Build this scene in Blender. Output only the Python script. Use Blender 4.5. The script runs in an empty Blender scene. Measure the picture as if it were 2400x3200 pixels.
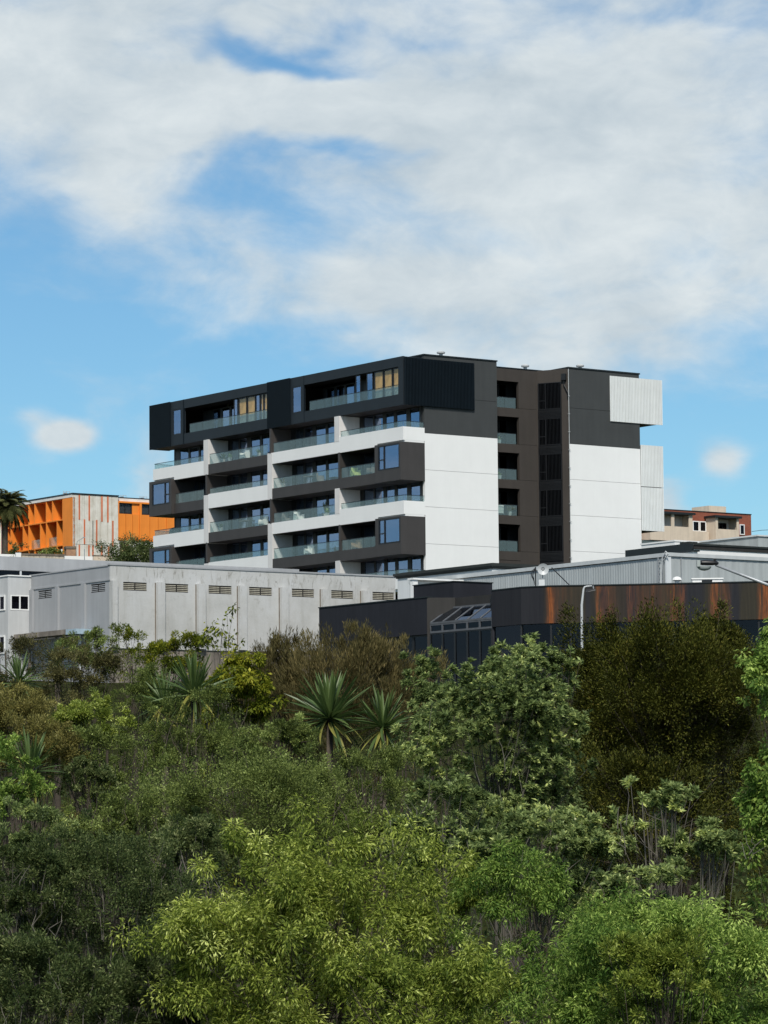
import bpy, math, random
import numpy as np
from mathutils import Matrix, Vector
random.seed(7)
RNG = np.random.default_rng(11)
SC = bpy.context.scene
COL = SC.collection

# ------------------------------------------------------------------ camera
FPX, PITCH, ROLL = 10600.0, math.radians(5.243), math.radians(-0.492)
CAMZ = 8.0
_cp, _sp, _cr, _sr = math.cos(PITCH), math.sin(PITCH), math.cos(ROLL), math.sin(ROLL)
_f = np.array([0, _cp, _sp]); _r0 = np.array([1.0, 0, 0]); _u0 = np.array([0, -_sp, _cp])
_r = _cr*_r0 + _sr*_u0; _u = -_sr*_r0 + _cr*_u0
cam_d = bpy.data.cameras.new('camera'); cam = bpy.data.objects.new('camera', cam_d); COL.objects.link(cam)
cam_d.sensor_fit = 'AUTO'; cam_d.sensor_width = 36.0; cam_d.lens = 36.0*FPX/3200.0
cam_d.clip_start = 1.0; cam_d.clip_end = 20000.0
cam.matrix_world = Matrix(((_r[0], _u[0], -_f[0], 0), (_r[1], _u[1], -_f[1], 0), (_r[2], _u[2], -_f[2], CAMZ), (0, 0, 0, 1)))
SC.camera = cam

# ------------------------------------------------------------------ light
SUN_EL, SUN_AZ = math.radians(48), math.radians(0)     # azimuth measured from straight behind the camera, to the right
sdir = Vector((math.cos(SUN_EL)*math.sin(SUN_AZ), -math.cos(SUN_EL)*math.cos(SUN_AZ), math.sin(SUN_EL)))
sun_d = bpy.data.lights.new('sun', 'SUN'); sun_d.energy = 3.7; sun_d.angle = math.radians(7); sun_d.color = (1.0, 0.945, 0.85)
sun = bpy.data.objects.new('sun', sun_d); COL.objects.link(sun)
sun.rotation_euler = (-sdir).to_track_quat('-Z', 'Y').to_euler()

SC.view_settings.view_transform = 'Standard'
try: SC.view_settings.look = 'None'
except Exception: pass
SC.view_settings.exposure = 0.22; SC.view_settings.gamma = 1.0
SC.view_settings.use_curve_mapping = False
SC.cycles.max_bounces = 8; SC.cycles.transparent_max_bounces = 16

W = bpy.data.worlds.new('World'); SC.world = W; W.use_nodes = True
WT = W.node_tree; WT.nodes.clear()
def wn(t, **k):
    n = WT.nodes.new(t)
    for a, v in k.items(): setattr(n, a, v)
    return n
def wmath(op, a, b=None, c=None, clamp=False):
    n = wn('ShaderNodeMath', operation=op); n.use_clamp = clamp
    for i, x in enumerate((a, b, c)):
        if x is None: continue
        if isinstance(x, (int, float)): n.inputs[i].default_value = x
        else: WT.links.new(x, n.inputs[i])
    return n.outputs[0]
def wvec(op, a, b):
    n = wn('ShaderNodeVectorMath', operation=op)
    for i, x in enumerate((a, b)):
        if isinstance(x, (tuple, list)): n.inputs[i].default_value = x
        else: WT.links.new(x, n.inputs[i])
    return n.outputs['Value'] if op == 'DOT_PRODUCT' else n.outputs[0]
sky = wn('ShaderNodeTexSky', sky_type='NISHITA'); sky.sun_disc = False
sky.sun_elevation = SUN_EL; sky.sun_rotation = math.radians(180) - SUN_AZ
sky.altitude = 50; sky.air_density = 1.0; sky.dust_density = 0.2; sky.ozone_density = 2.5
tc = wn('ShaderNodeTexCoord'); D = tc.outputs['Generated']
sep = wn('ShaderNodeSeparateXYZ'); WT.links.new(D, sep.inputs[0])
az = wmath('ARCTAN2', sep.outputs[0], sep.outputs[1]); el = wmath('ARCSINE', sep.outputs[2])
P = wmath('DIVIDE', az, 0.1132); Q = wmath('DIVIDE', el, 0.2405)
cmb = wn('ShaderNodeCombineXYZ'); WT.links.new(P, cmb.inputs[0]); WT.links.new(Q, cmb.inputs[1]); PQ = cmb.outputs[0]
def wnoise(scale, detail, rough, off, dist=0.0):
    v = wvec('ADD', wvec('MULTIPLY', D, scale), off)
    n = wn('ShaderNodeTexNoise'); n.inputs['Scale'].default_value = 1.0; n.inputs['Detail'].default_value = detail
    n.inputs['Roughness'].default_value = rough; n.inputs['Distortion'].default_value = dist
    WT.links.new(v, n.inputs['Vector']); return n.outputs['Fac']
# clouds on the sky sphere: banks and gaps (centre x, y and half sizes in degrees-like units of azimuth / elevation, density)
BANKS = [(180, 250, 330, 170, .50), (60, 90, 260, 120, .25), (760, 15, 700, 55, .30), (1250, 120, 420, 130, .42), (540, 98, 150, 46, -.62), (720, 122, 120, 28, -.42), (960, 95, 60, 16, -.30), (780, 225, 420, 60, .40),
         (650, 335, 190, 30, -.40), (470, 395, 110, 36, -.22), (300, 520, 330, 46, .17), (190, 640, 430, 150, -.55), (450, 470, 330, 40, -.12), (1250, 470, 430, 210, .66), (800, 560, 230, 80, .16), (860, 640, 330, 60, .26), (560, 590, 260, 46, .20), (1000, 730, 200, 40, .18), (120, 590, 140, 26, .26),
         (1400, 700, 320, 80, .22), (700, 1000, 1100, 190, -.62), (138, 932, 50, 25, 1.5), (70, 890, 35, 18, .45), (325, 1010, 52, 75, .70), (1565, 1000, 46, 32, 1.05),
         (1440, 1085, 38, 48, .72), (1480, 60, 170, 36, -.38), (1640, 880, 120, 40, .18)]
wn_ = wn('ShaderNodeTexNoise'); wn_.inputs['Scale'].default_value = 1.0; wn_.inputs['Detail'].default_value = 3; wn_.inputs['Roughness'].default_value = .55
WT.links.new(wvec('MULTIPLY', D, (24, 24, 40)), wn_.inputs['Vector'])
PQ = wvec('ADD', PQ, wvec('MULTIPLY', wvec('SUBTRACT', wn_.outputs['Color'], (.5, .5, .5)), (.42, .17, 0)))
acc = None
PQ0 = cmb.outputs[0]
for (x, y, sx, sy, amp) in BANKS:
    d = wvec('MULTIPLY', wvec('SUBTRACT', PQ if sx > 70 else PQ0, (x/829.5 - 1, (1777 - y)/1777, 0)), (829.5/sx, 1777/sy, 0))
    g = wmath('MULTIPLY', wmath('POWER', 2.71828, wmath('MULTIPLY', wvec('DOT_PRODUCT', d, d), -0.7)), amp)
    acc = g if acc is None else wmath('ADD', acc, g)
zc = wmath('ADD', wmath('MAXIMUM', sep.outputs[2], 0.0), .25)
cb2 = wn('ShaderNodeCombineXYZ'); WT.links.new(wmath('DIVIDE', sep.outputs[0], zc), cb2.inputs[0]); WT.links.new(wmath('DIVIDE', sep.outputs[1], zc), cb2.inputs[1])
PL_ = cb2.outputs[0]
def pnoise(scale, detail, rough, off, dist=0.0):
    v = wvec('ADD', wvec('MULTIPLY', PL_, (scale, scale*.75, 1)), off)
    n = wn('ShaderNodeTexNoise'); n.inputs['Scale'].default_value = 1.0; n.inputs['Detail'].default_value = detail
    n.inputs['Roughness'].default_value = rough; n.inputs['Distortion'].default_value = dist
    WT.links.new(v, n.inputs['Vector']); return n.outputs['Fac']
n1 = pnoise(6.0, 10, .58, (3.1, 7.7, 2.2), .5)
n2 = wnoise((46, 46, 80), 8, .6, (9.1, 1.7, 5.2), .4)
n3 = pnoise(7.0, 7, .58, (11.2, 4.4, 8.8), .4)
fb = wmath('ADD', wmath('MULTIPLY', n1, .78), wmath('MULTIPLY', n2, .22))
dens = wmath('ADD', wmath('MULTIPLY', wmath('SUBTRACT', fb, .5), 2.1), wmath('ADD', acc, .52))
mr = wn('ShaderNodeMapRange', interpolation_type='SMOOTHSTEP'); WT.links.new(dens, mr.inputs[0])
mr.inputs[1].default_value = .12; mr.inputs[2].default_value = 1.02; mr.inputs[3].default_value = 0.02; mr.inputs[4].default_value = .96
shade = wmath('ADD', wmath('MULTIPLY', wmath('SUBTRACT', n3, .5), 1.5), wmath('ADD', wmath('MULTIPLY', wmath('SUBTRACT', n2, .5), 1.0), .55), clamp=True)
cr = wn('ShaderNodeValToRGB'); WT.links.new(shade, cr.inputs[0])
cr.color_ramp.elements[0].color = (.40, .475, .53, 1); cr.color_ramp.elements[1].color = (.67, .715, .725, 1)
hs = wn('ShaderNodeHueSaturation'); hs.inputs['Saturation'].default_value = 1.03; hs.inputs['Value'].default_value = 1.0
WT.links.new(sky.outputs[0], hs.inputs['Color'])
tn_ = wn('ShaderNodeMix', data_type='RGBA', blend_type='MULTIPLY'); tn_.inputs[0].default_value = 1.0; tn_.inputs[7].default_value = (.60, .865, .975, 1); WT.links.new(hs.outputs[0], tn_.inputs[6])
bg1 = wn('ShaderNodeBackground'); bg1.inputs[1].default_value = 0.092; WT.links.new(tn_.outputs[2], bg1.inputs[0])
bg2 = wn('ShaderNodeBackground'); bg2.inputs[1].default_value = 1.0; WT.links.new(cr.outputs[0], bg2.inputs[0])
mx = wn('ShaderNodeMixShader'); WT.links.new(mr.outputs[0], mx.inputs[0]); WT.links.new(bg1.outputs[0], mx.inputs[1]); WT.links.new(bg2.outputs[0], mx.inputs[2])
wo = wn('ShaderNodeOutputWorld'); WT.links.new(mx.outputs[0], wo.inputs[0])

# ------------------------------------------------------------------ materials
def newmat(name):
    m = bpy.data.materials.new(name); m.use_nodes = True
    return m, m.node_tree, m.node_tree.nodes['Principled BSDF']
def tnoise(t, scale, detail=5, rough=.55, coord='Object', dist=0.0, vscale=(1, 1, 1)):
    c = t.nodes.new('ShaderNodeTexCoord'); mp = t.nodes.new('ShaderNodeMapping'); mp.inputs['Scale'].default_value = vscale
    t.links.new(c.outputs[coord], mp.inputs[0])
    n = t.nodes.new('ShaderNodeTexNoise'); n.inputs['Scale'].default_value = scale; n.inputs['Detail'].default_value = detail
    n.inputs['Roughness'].default_value = rough; n.inputs['Distortion'].default_value = dist
    t.links.new(mp.outputs[0], n.inputs['Vector']); return n.outputs['Fac']
def ramp(t, fac, stops):
    r = t.nodes.new('ShaderNodeValToRGB'); t.links.new(fac, r.inputs[0])
    e = r.color_ramp.elements
    while len(e) < len(stops): e.new(0.5)
    for x, (p, c) in zip(e, stops): x.position = p; x.color = (c[0], c[1], c[2], 1)
    return r.outputs[0]
def tmix(t, fac, a, b, mode='MIX'):
    n = t.nodes.new('ShaderNodeMix'); n.data_type = 'RGBA'; n.blend_type = mode
    for i, x in ((0, fac), (6, a), (7, b)):
        if hasattr(x, 'is_linked'): t.links.new(x, n.inputs[i])
        elif i == 0: n.inputs[0].default_value = x
        else: n.inputs[i].default_value = (x[0], x[1], x[2], 1)
    return n.outputs[2]
def paint(name, c, rough=.6, var=.10, scale=1.5, streak=.06, spec=.4, bump=0.0, metal=0.0):
    m, t, b = newmat(name)
    n = tnoise(t, scale, 6, .6)
    lo = [x*(1-var) for x in c]; hi = [min(1, x*(1+var)) for x in c]
    col = ramp(t, n, [(.3, lo), (.7, hi)])
    if streak:
        s = tnoise(t, 1.0, 5, .6, vscale=(2.5, 2.5, .18))
        k = ramp(t, s, [(.35, (1-streak*2,)*3), (.62, (1, 1, 1))])
        col = tmix(t, 1.0, col, k, 'MULTIPLY')
    t.links.new(col, b.inputs['Base Color'])
    b.inputs['Roughness'].default_value = rough; b.inputs['Specular IOR Level'].default_value = spec; b.inputs['Metallic'].default_value = metal
    if bump:
        bn = tnoise(t, 40, 4, .6); bp = t.nodes.new('ShaderNodeBump'); bp.inputs['Strength'].default_value = bump; bp.inputs['Distance'].default_value = .02
        t.links.new(bn, bp.inputs['Height']); t.links.new(bp.outputs[0], b.inputs['Normal'])
    return m
M = {}
M['white'] = paint('white_render', (.775, .78, .772), .7, .025, .5, .008)
M['fin'] = paint('fin_render', (.66, .65, .64), .75, .05, .8, .05)
M['band'] = paint('brown_panel', (.050, .045, .043), .5, .08, .8, .05)
M['grey'] = paint('grey_render', (.045, .049, .050), .75, .08, .6, .05)
M['recess'] = paint('taupe_render', (.047, .040, .035), .8, .08, .6, .05)
M['slate'] = paint('slate_panel', (.017, .023, .029), .5, .08, .6, .03, spec=.25)
M['navy'] = paint('navy_screen', (.004, .008, .012), .55, .12, .9, .05, spec=.15)
M['capblack'] = paint('black_cap', (.012, .016, .017), .4, .1, 1, 0)
M['frame'] = paint('black_frame', (.013, .014, .016), .4, .1, 2, 0)
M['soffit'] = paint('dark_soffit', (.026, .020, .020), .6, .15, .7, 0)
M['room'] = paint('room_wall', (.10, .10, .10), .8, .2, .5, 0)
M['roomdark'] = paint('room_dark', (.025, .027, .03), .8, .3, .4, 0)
M['curtain'] = paint('curtain_cloth', (.42, .40, .36), .9, .2, 3, .1)
M['amber'] = paint('amber_blind', (.60, .37, .13), .8, .25, .7, .08)
M['alu'] = paint('pale_aluminium', (.73, .755, .75), .45, .04, 1, .04, metal=.0)
M['pipe'] = paint('grey_pipe', (.45, .47, .48), .4, .08, 2, 0)
M['flash'] = paint('pale_flashing', (.50, .525, .53), .5, .06, .8, .05)
M['galv'] = paint('galvanised_steel', (.36, .38, .40), .45, .15, 4, .1, metal=.3)
M['black'] = paint('black_plastic', (.012, .012, .013), .4, .1, 3, 0)
M['louvre'] = paint('cream_louvre', (.42, .39, .32), .8, .2, 3, .1)
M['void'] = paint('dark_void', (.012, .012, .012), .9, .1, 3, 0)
M['orange'] = paint('orange_paint', (.80, .245, .030), .65, .06, .7, .04)
M['redstripe'] = paint('red_stripe', (.62, .17, .07), .7, .15, 1.2, .12)
M['fascia'] = paint('pale_fascia', (.74, .71, .67), .7, .06, .7, .05)
M['greypaint'] = paint('pale_grey_paint', (.345, .355, .37), .65, .05, .5, .05)
M['blockpaint'] = paint('chalky_paint', (.52, .53, .535), .75, .05, .6, .06)
M['cladding'] = paint('grey_cladding', (.40, .43, .435), .5, .06, .5, .09)
M['charcoal'] = paint('charcoal_paint', (.018, .019, .025), .7, .14, .9, .10, spec=.25)
M['eave'] = paint('dark_eave', (.022, .026, .024), .6, .15, .8, .08)
M['brown2'] = paint('brown_charcoal', (.026, .024, .022), .7, .15, .8, .12)
M['pale'] = paint('pale_wall', (.62, .645, .66), .7, .05, .5, .05)
M['tan'] = paint('tan_cladding', (.63, .53, .42), .75, .07, .8, .06)
M['stone'] = paint('stone_block', (.48, .43, .35), .9, .3, 2, .1)
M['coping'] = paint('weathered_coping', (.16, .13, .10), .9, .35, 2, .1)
M['bark'] = paint('grey_bark', (.125, .115, .095), .9, .35, 6, .2)
M['bark2'] = paint('brown_bark', (.075, .06, .045), .9, .35, 6, .2)
M['palebark'] = paint('pale_twig', (.24, .22, .18), .9, .3, 6, .1)
def scrubground():
    m, t, b = newmat('scrubby_ground')
    col = ramp(t, tnoise(t, .5, 9, .7), [(.30, (.018, .016, .010)), (.48, (.026, .030, .012)), (.62, (.045, .055, .018)), (.75, (.075, .075, .030))])
    t.links.new(col, b.inputs['Base Color']); b.inputs['Roughness'].default_value = 1.0; b.inputs['Specular IOR Level'].default_value = 0.0
    bp = t.nodes.new('ShaderNodeBump'); bp.inputs['Strength'].default_value = .8; bp.inputs['Distance'].default_value = .15
    t.links.new(tnoise(t, 6, 8, .7), bp.inputs['Height']); t.links.new(bp.outputs[0], b.inputs['Normal']); return m
M['soil'] = scrubground()
M['darkgalv'] = paint('dull_frame', (.10, .105, .115), .5, .15, 4, .1)
M['cushion'] = paint('white_cushion', (.74, .73, .70), .9, .05, 3, 0)
M['wicker'] = paint('grey_wicker', (.16, .15, .14), .8, .2, 5, 0)
M['lime'] = paint('lime_cushion', (.42, .50, .16), .9, .1, 3, 0)
M['pot'] = paint('pale_pot', (.55, .54, .52), .7, .1, 3, 0)
M['timber'] = paint('tan_timber', (.34, .22, .12), .7, .2, 3, .1)
M['lensglass'] = paint('lamp_bowl', (.33, .36, .35), .2, .1, 3, 0)
M['concrete2'] = paint('weathered_slab', (.23, .20, .17), .9, .3, 1.2, .2)
M['bluebox'] = paint('pale_blue_steel', (.36, .47, .55), .5, .1, 2, .1)

def concrete():
    m, t, b = newmat('stained_concrete')
    base = ramp(t, tnoise(t, .35, 6, .6), [(.3, (.40, .40, .385)), (.5, (.475, .475, .465)), (.7, (.52, .525, .53))])
    st = ramp(t, tnoise(t, 1.0, 8, .65, vscale=(1.3, 1.3, .22), dist=.4), [(.36, (.62, .60, .54)), (.50, (1, 1, 1))])
    col = tmix(t, .22, base, st, 'MULTIPLY')
    blot = ramp(t, tnoise(t, 1.1, 9, .7), [(.30, (.50, .47, .40)), (.41, (1, 1, 1))])
    col = tmix(t, .5, col, blot, 'MULTIPLY')
    # dirt that has run down from under the parapet coping
    c = t.nodes.new('ShaderNodeTexCoord'); s = t.nodes.new('ShaderNodeSeparateXYZ'); t.links.new(c.outputs['Object'], s.inputs[0])
    mr_ = t.nodes.new('ShaderNodeMapRange'); t.links.new(s.outputs[2], mr_.inputs[0])
    mr_.inputs[1].default_value = 6.6; mr_.inputs[2].default_value = 8.6; mr_.inputs[3].default_value = .08; mr_.inputs[4].default_value = .85
    d = ramp(t, tnoise(t, 1.0, 10, .72, vscale=(3.2, 3.2, 1.1), dist=.8), [(.36, (.34, .31, .26)), (.46, (1, 1, 1))])
    col = tmix(t, mr_.outputs[0], col, tmix(t, 1.0, col, d, 'MULTIPLY'))
    t.links.new(col, b.inputs['Base Color']); b.inputs['Roughness'].default_value = .85; b.inputs['Specular IOR Level'].default_value = .25
    bp = t.nodes.new('ShaderNodeBump'); bp.inputs['Strength'].default_value = .4; bp.inputs['Distance'].default_value = .03
    t.links.new(tnoise(t, 6, 6, .6), bp.inputs['Height']); t.links.new(bp.outputs[0], b.inputs['Normal'])
    return m
M['concrete'] = concrete()
def striped():
    m, t, b = newmat('raw_concrete')
    base = ramp(t, tnoise(t, .9, 7, .62, dist=.5), [(.3, (.52, .49, .42)), (.5, (.64, .615, .55)), (.72, (.73, .72, .66))])
    st = ramp(t, tnoise(t, 1.0, 6, .6, vscale=(2.2, 2.2, .12)), [(.34, (.66, .63, .56)), (.52, (1, 1, 1))])
    t.links.new(tmix(t, .55, base, st, 'MULTIPLY'), b.inputs['Base Color']); b.inputs['Roughness'].default_value = .9
    return m
M['rawconc'] = striped()
def brickmat(name, c1, c2, mortar, scale):
    m, t, b = newmat(name)
    n = t.nodes.new('ShaderNodeTexBrick'); c = t.nodes.new('ShaderNodeTexCoord'); mp = t.nodes.new('ShaderNodeMapping')
    mp.inputs['Rotation'].default_value = (math.radians(90), 0, 0)
    t.links.new(c.outputs['Object'], mp.inputs[0]); t.links.new(mp.outputs[0], n.inputs['Vector'])
    n.inputs['Color1'].default_value = (*c1, 1); n.inputs['Color2'].default_value = (*c2, 1); n.inputs['Mortar'].default_value = (*mortar, 1)
    n.inputs['Scale'].default_value = scale; n.inputs['Mortar Size'].default_value = .012; n.inputs['Brick Width'].default_value = .5; n.inputs['Row Height'].default_value = .18
    v = ramp(t, tnoise(t, .8, 5, .6), [(.3, (.75, .75, .75)), (.7, (1.1, 1.1, 1.1))])
    t.links.new(tmix(t, 1.0, n.outputs[0], v, 'MULTIPLY'), b.inputs['Base Color']); b.inputs['Roughness'].default_value = .85
    return m
M['brick'] = brickmat('red_brick', (.30, .075, .035), (.24, .06, .03), (.22, .13, .10), 2.0)
M['brick2'] = brickmat('brown_brick', (.42, .22, .11), (.30, .15, .08), (.42, .36, .30), 3.0)
def rusty():
    m, t, b = newmat('rust_streaked_charcoal')
    c = t.nodes.new('ShaderNodeTexCoord'); s = t.nodes.new('ShaderNodeSeparateXYZ'); t.links.new(c.outputs['Object'], s.inputs[0])
    wob = tnoise(t, 1.0, 4, .6, vscale=(3, 3, .35))
    a = t.nodes.new('ShaderNodeMath'); a.operation = 'MULTIPLY_ADD'; t.links.new(wob, a.inputs[0]); a.inputs[1].default_value = .45; t.links.new(s.outputs[0], a.inputs[2])
    mr_ = t.nodes.new('ShaderNodeMapRange'); t.links.new(a.outputs[0], mr_.inputs[0]); mr_.inputs[1].default_value = .2; mr_.inputs[2].default_value = 14.8
    ch, br, ol = (.018, .019, .025), (.031, .025, .021), (.031, .028, .021)
    st = [(0, ch), (.175, ch), (.195, br), (.23, br), (.27, ol), (.33, ol), (.345, ch), (.37, ol), (.40, ch), (.42, br), (.47, br), (.50, ch), (.535, br), (.60, br),
          (.615, ol), (.66, br), (.68, ch), (.745, ch), (.765, ol), (.80, br), (.835, br), (.85, ch), (.87, ch), (.885, ol), (.945, ol), (.96, br), (1, br)]
    col = ramp(t, mr_.outputs[0], st)
    K0, K1 = (0, 0, 0), (1, 1, 1)
    rm = ramp(t, mr_.outputs[0], [(0.190, (0.00,)*3), (0.200, (1.00,)*3), (0.214, (1.00,)*3), (0.222, (0.25,)*3), (0.250, (0.10,)*3), (0.330, (0.00,)*3), (0.365, (0.00,)*3), (0.373, (0.85,)*3), (0.386, (0.85,)*3), (0.395, (0.20,)*3), (0.413, (0.30,)*3), (0.420, (0.55,)*3), (0.428, (0.20,)*3), (0.450, (0.00,)*3), (0.478, (0.00,)*3), (0.487, (0.50,)*3), (0.500, (0.25,)*3), (0.565, (0.12,)*3), (0.574, (0.45,)*3), (0.585, (0.12,)*3), (0.628, (0.10,)*3), (0.640, (0.60,)*3), (0.680, (0.40,)*3), (0.695, (0.00,)*3), (0.770, (0.00,)*3), (0.782, (0.75,)*3), (0.800, (0.55,)*3), (0.812, (0.25,)*3), (0.840, (0.20,)*3), (0.855, (0.00,)*3), (0.935, (0.00,)*3), (0.955, (0.90,)*3)])
    nz = ramp(t, tnoise(t, 1.0, 9, .72, vscale=(7, 7, .45), dist=.15), [(.41, (.05,)*3), (.63, (1, 1, 1))])
    mk = tmix(t, 1.0, rm, nz, 'MULTIPLY')
    oc = ramp(t, tnoise(t, 1.0, 6, .7, vscale=(9, 9, 1.2)), [(.3, (.15, .045, .016)), (.6, (.35, .108, .030)), (.75, (.46, .19, .07))])
    col = tmix(t, mk, col, oc)
    k = ramp(t, tnoise(t, 1.0, 8, .7, vscale=(6, 6, .25)), [(.3, (.60, .60, .64)), (.6, (1.12, 1.1, 1.0))])
    t.links.new(tmix(t, .9, col, k, 'MULTIPLY'), b.inputs['Base Color']); b.inputs['Roughness'].default_value = .8; b.inputs['Specular IOR Level'].default_value = .25
    return m
M['rust'] = rusty()

def glass(name, tint, base, gl=(.80, .90, 1.0), rough=.02, wav=.0, veil=0.0):
    m, t, b = newmat(name); t.nodes.remove(b)
    o = t.nodes['Material Output']
    tr = t.nodes.new('ShaderNodeBsdfTransparent'); tr.inputs[0].default_value = (*tint, 1)
    g = t.nodes.new('ShaderNodeBsdfGlossy'); g.inputs['Color'].default_value = (*gl, 1); g.inputs['Roughness'].default_value = rough
    lw = t.nodes.new('ShaderNodeLayerWeight'); lw.inputs[0].default_value = .5
    pw = t.nodes.new('ShaderNodeMath'); pw.operation = 'POWER'; t.links.new(lw.outputs['Facing'], pw.inputs[0]); pw.inputs[1].default_value = 4.0
    a = t.nodes.new('ShaderNodeMath'); a.operation = 'MULTIPLY_ADD'; a.use_clamp = True
    t.links.new(pw.outputs[0], a.inputs[0]); a.inputs[1].default_value = .7; a.inputs[2].default_value = base
    if wav:
        bp = t.nodes.new('ShaderNodeBump'); bp.inputs['Strength'].default_value = wav; bp.inputs['Distance'].default_value = .02
        t.links.new(tnoise(t, .7, 2, .5), bp.inputs['Height']); t.links.new(bp.outputs[0], g.inputs['Normal'])
    mx_ = t.nodes.new('ShaderNodeMixShader'); t.links.new(a.outputs[0], mx_.inputs[0]); t.links.new(tr.outputs[0], mx_.inputs[1]); t.links.new(g.outputs[0], mx_.inputs[2])
    out = mx_.outputs[0]
    if veil:      # film of dust and laminate tint
        df = t.nodes.new('ShaderNodeBsdfDiffuse'); df.inputs[0].default_value = (.34, .42, .42, 1)
        m2 = t.nodes.new('ShaderNodeMixShader'); m2.inputs[0].default_value = veil; t.links.new(out, m2.inputs[1]); t.links.new(df.outputs[0], m2.inputs[2]); out = m2.outputs[0]
    t.links.new(out, o.inputs[0]); return m
M['glass'] = glass('window_glass', (.58, .64, .66), .33, (.56, .70, .98), .01, .02)
M['clear'] = glass('clear_glass', (.97, .98, .98), .01, (.8, .9, 1.0), .01, .02)
M['bglass'] = glass('balustrade_glass', (.88, .94, .93), .05, (.76, .90, .90), .02, veil=.11)
M['dglass'] = glass('dark_glass', (.22, .22, .26), .05, (.36, .38, .48), .03)

def leafmat(name, stops, rough=.5, trans=.42, spec=.14):
    m, t, b = newmat(name)
    at_ = t.nodes.new('ShaderNodeAttribute'); at_.attribute_name = 'tone'
    col = ramp(t, at_.outputs['Fac'], stops)
    t.links.new(col, b.inputs['Base Color']); b.inputs['Roughness'].default_value = rough; b.inputs['Specular IOR Level'].default_value = spec
    tl = t.nodes.new('ShaderNodeBsdfTranslucent'); t.links.new(col, tl.inputs[0])
    mx_ = t.nodes.new('ShaderNodeMixShader'); mx_.inputs[0].default_value = trans
    t.links.new(b.outputs[0], mx_.inputs[1]); t.links.new(tl.outputs[0], mx_.inputs[2]); t.links.new(mx_.outputs[0], t.nodes['Material Output'].inputs[0])
    return m
LM = {
 'lime': leafmat('lime_leaf', [(0, (0.066, 0.104, 0.016)), (.40, (0.211, 0.272, 0.045)), (.75, (0.390, 0.453, 0.090)), (1, (0.715, 0.790, 0.267))]),
 'green': leafmat('green_leaf', [(0, (0.047, 0.106, 0.020)), (.45, (0.152, 0.252, 0.048)), (.8, (0.305, 0.416, 0.091)), (1, (0.575, 0.720, 0.197))]),
 'olive': leafmat('olive_leaf', [(0, (0.048, 0.067, 0.019)), (.45, (0.149, 0.194, 0.048)), (.8, (0.248, 0.303, 0.084)), (1, (0.425, 0.513, 0.173))]),
 'grey': leafmat('grey_green_leaf', [(0, (0.068, 0.099, 0.033)), (.45, (0.188, 0.255, 0.087)), (.78, (0.354, 0.433, 0.166)), (1, (0.694, 0.764, 0.266))], .42),
 'conifer': leafmat('dark_conifer_leaf', [(0, (0.023, 0.030, 0.006)), (.5, (0.066, 0.072, 0.011)), (.85, (0.105, 0.111, 0.016)), (1, (0.160, 0.136, 0.029))], .6, .15),
 'rust': leafmat('bronze_leaf', [(0, (0.051, 0.042, 0.015)), (.5, (0.129, 0.112, 0.042)), (.85, (0.212, 0.172, 0.070)), (1, (0.304, 0.240, 0.100))], .7),
 'yellow': leafmat('yellow_leaf', [(0, (0.067, 0.095, 0.011)), (.45, (0.189, 0.220, 0.020)), (.85, (0.334, 0.326, 0.032)), (1, (0.501, 0.476, 0.074))]),
 'dark': leafmat('dark_leaf', [(0, (0.026, 0.048, 0.016)), (.5, (0.090, 0.125, 0.042)), (.85, (0.167, 0.207, 0.072)), (1, (0.332, 0.371, 0.159))]),
 'twiggy': leafmat('twiggy_leaf', [(0, (0.055, 0.056, 0.020)), (.5, (0.135, 0.126, 0.049)), (.85, (0.221, 0.208, 0.082)), (1, (0.332, 0.318, 0.143))], .7),
 'cab': leafmat('cabbage_blade', [(0, (0.030, 0.062, 0.017)), (1, (0.102, 0.154, 0.045))], .4, .2, .4),
 'cabold': leafmat('old_cabbage_blade', [(0, (0.164, 0.167, 0.037)), (1, (0.277, 0.259, 0.066))], .5, .2),
 'golden': leafmat('golden_leaf', [(0, (.080, .075, .020)), (.45, (.225, .205, .060)), (.85, (.36, .33, .11)), (1, (.48, .44, .19))]),
 'palm': leafmat('palm_frond', [(0, (0.041, 0.047, 0.015)), (.6, (0.083, 0.089, 0.030)), (1, (0.150, 0.155, 0.059))], .6, .15),
}

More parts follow.
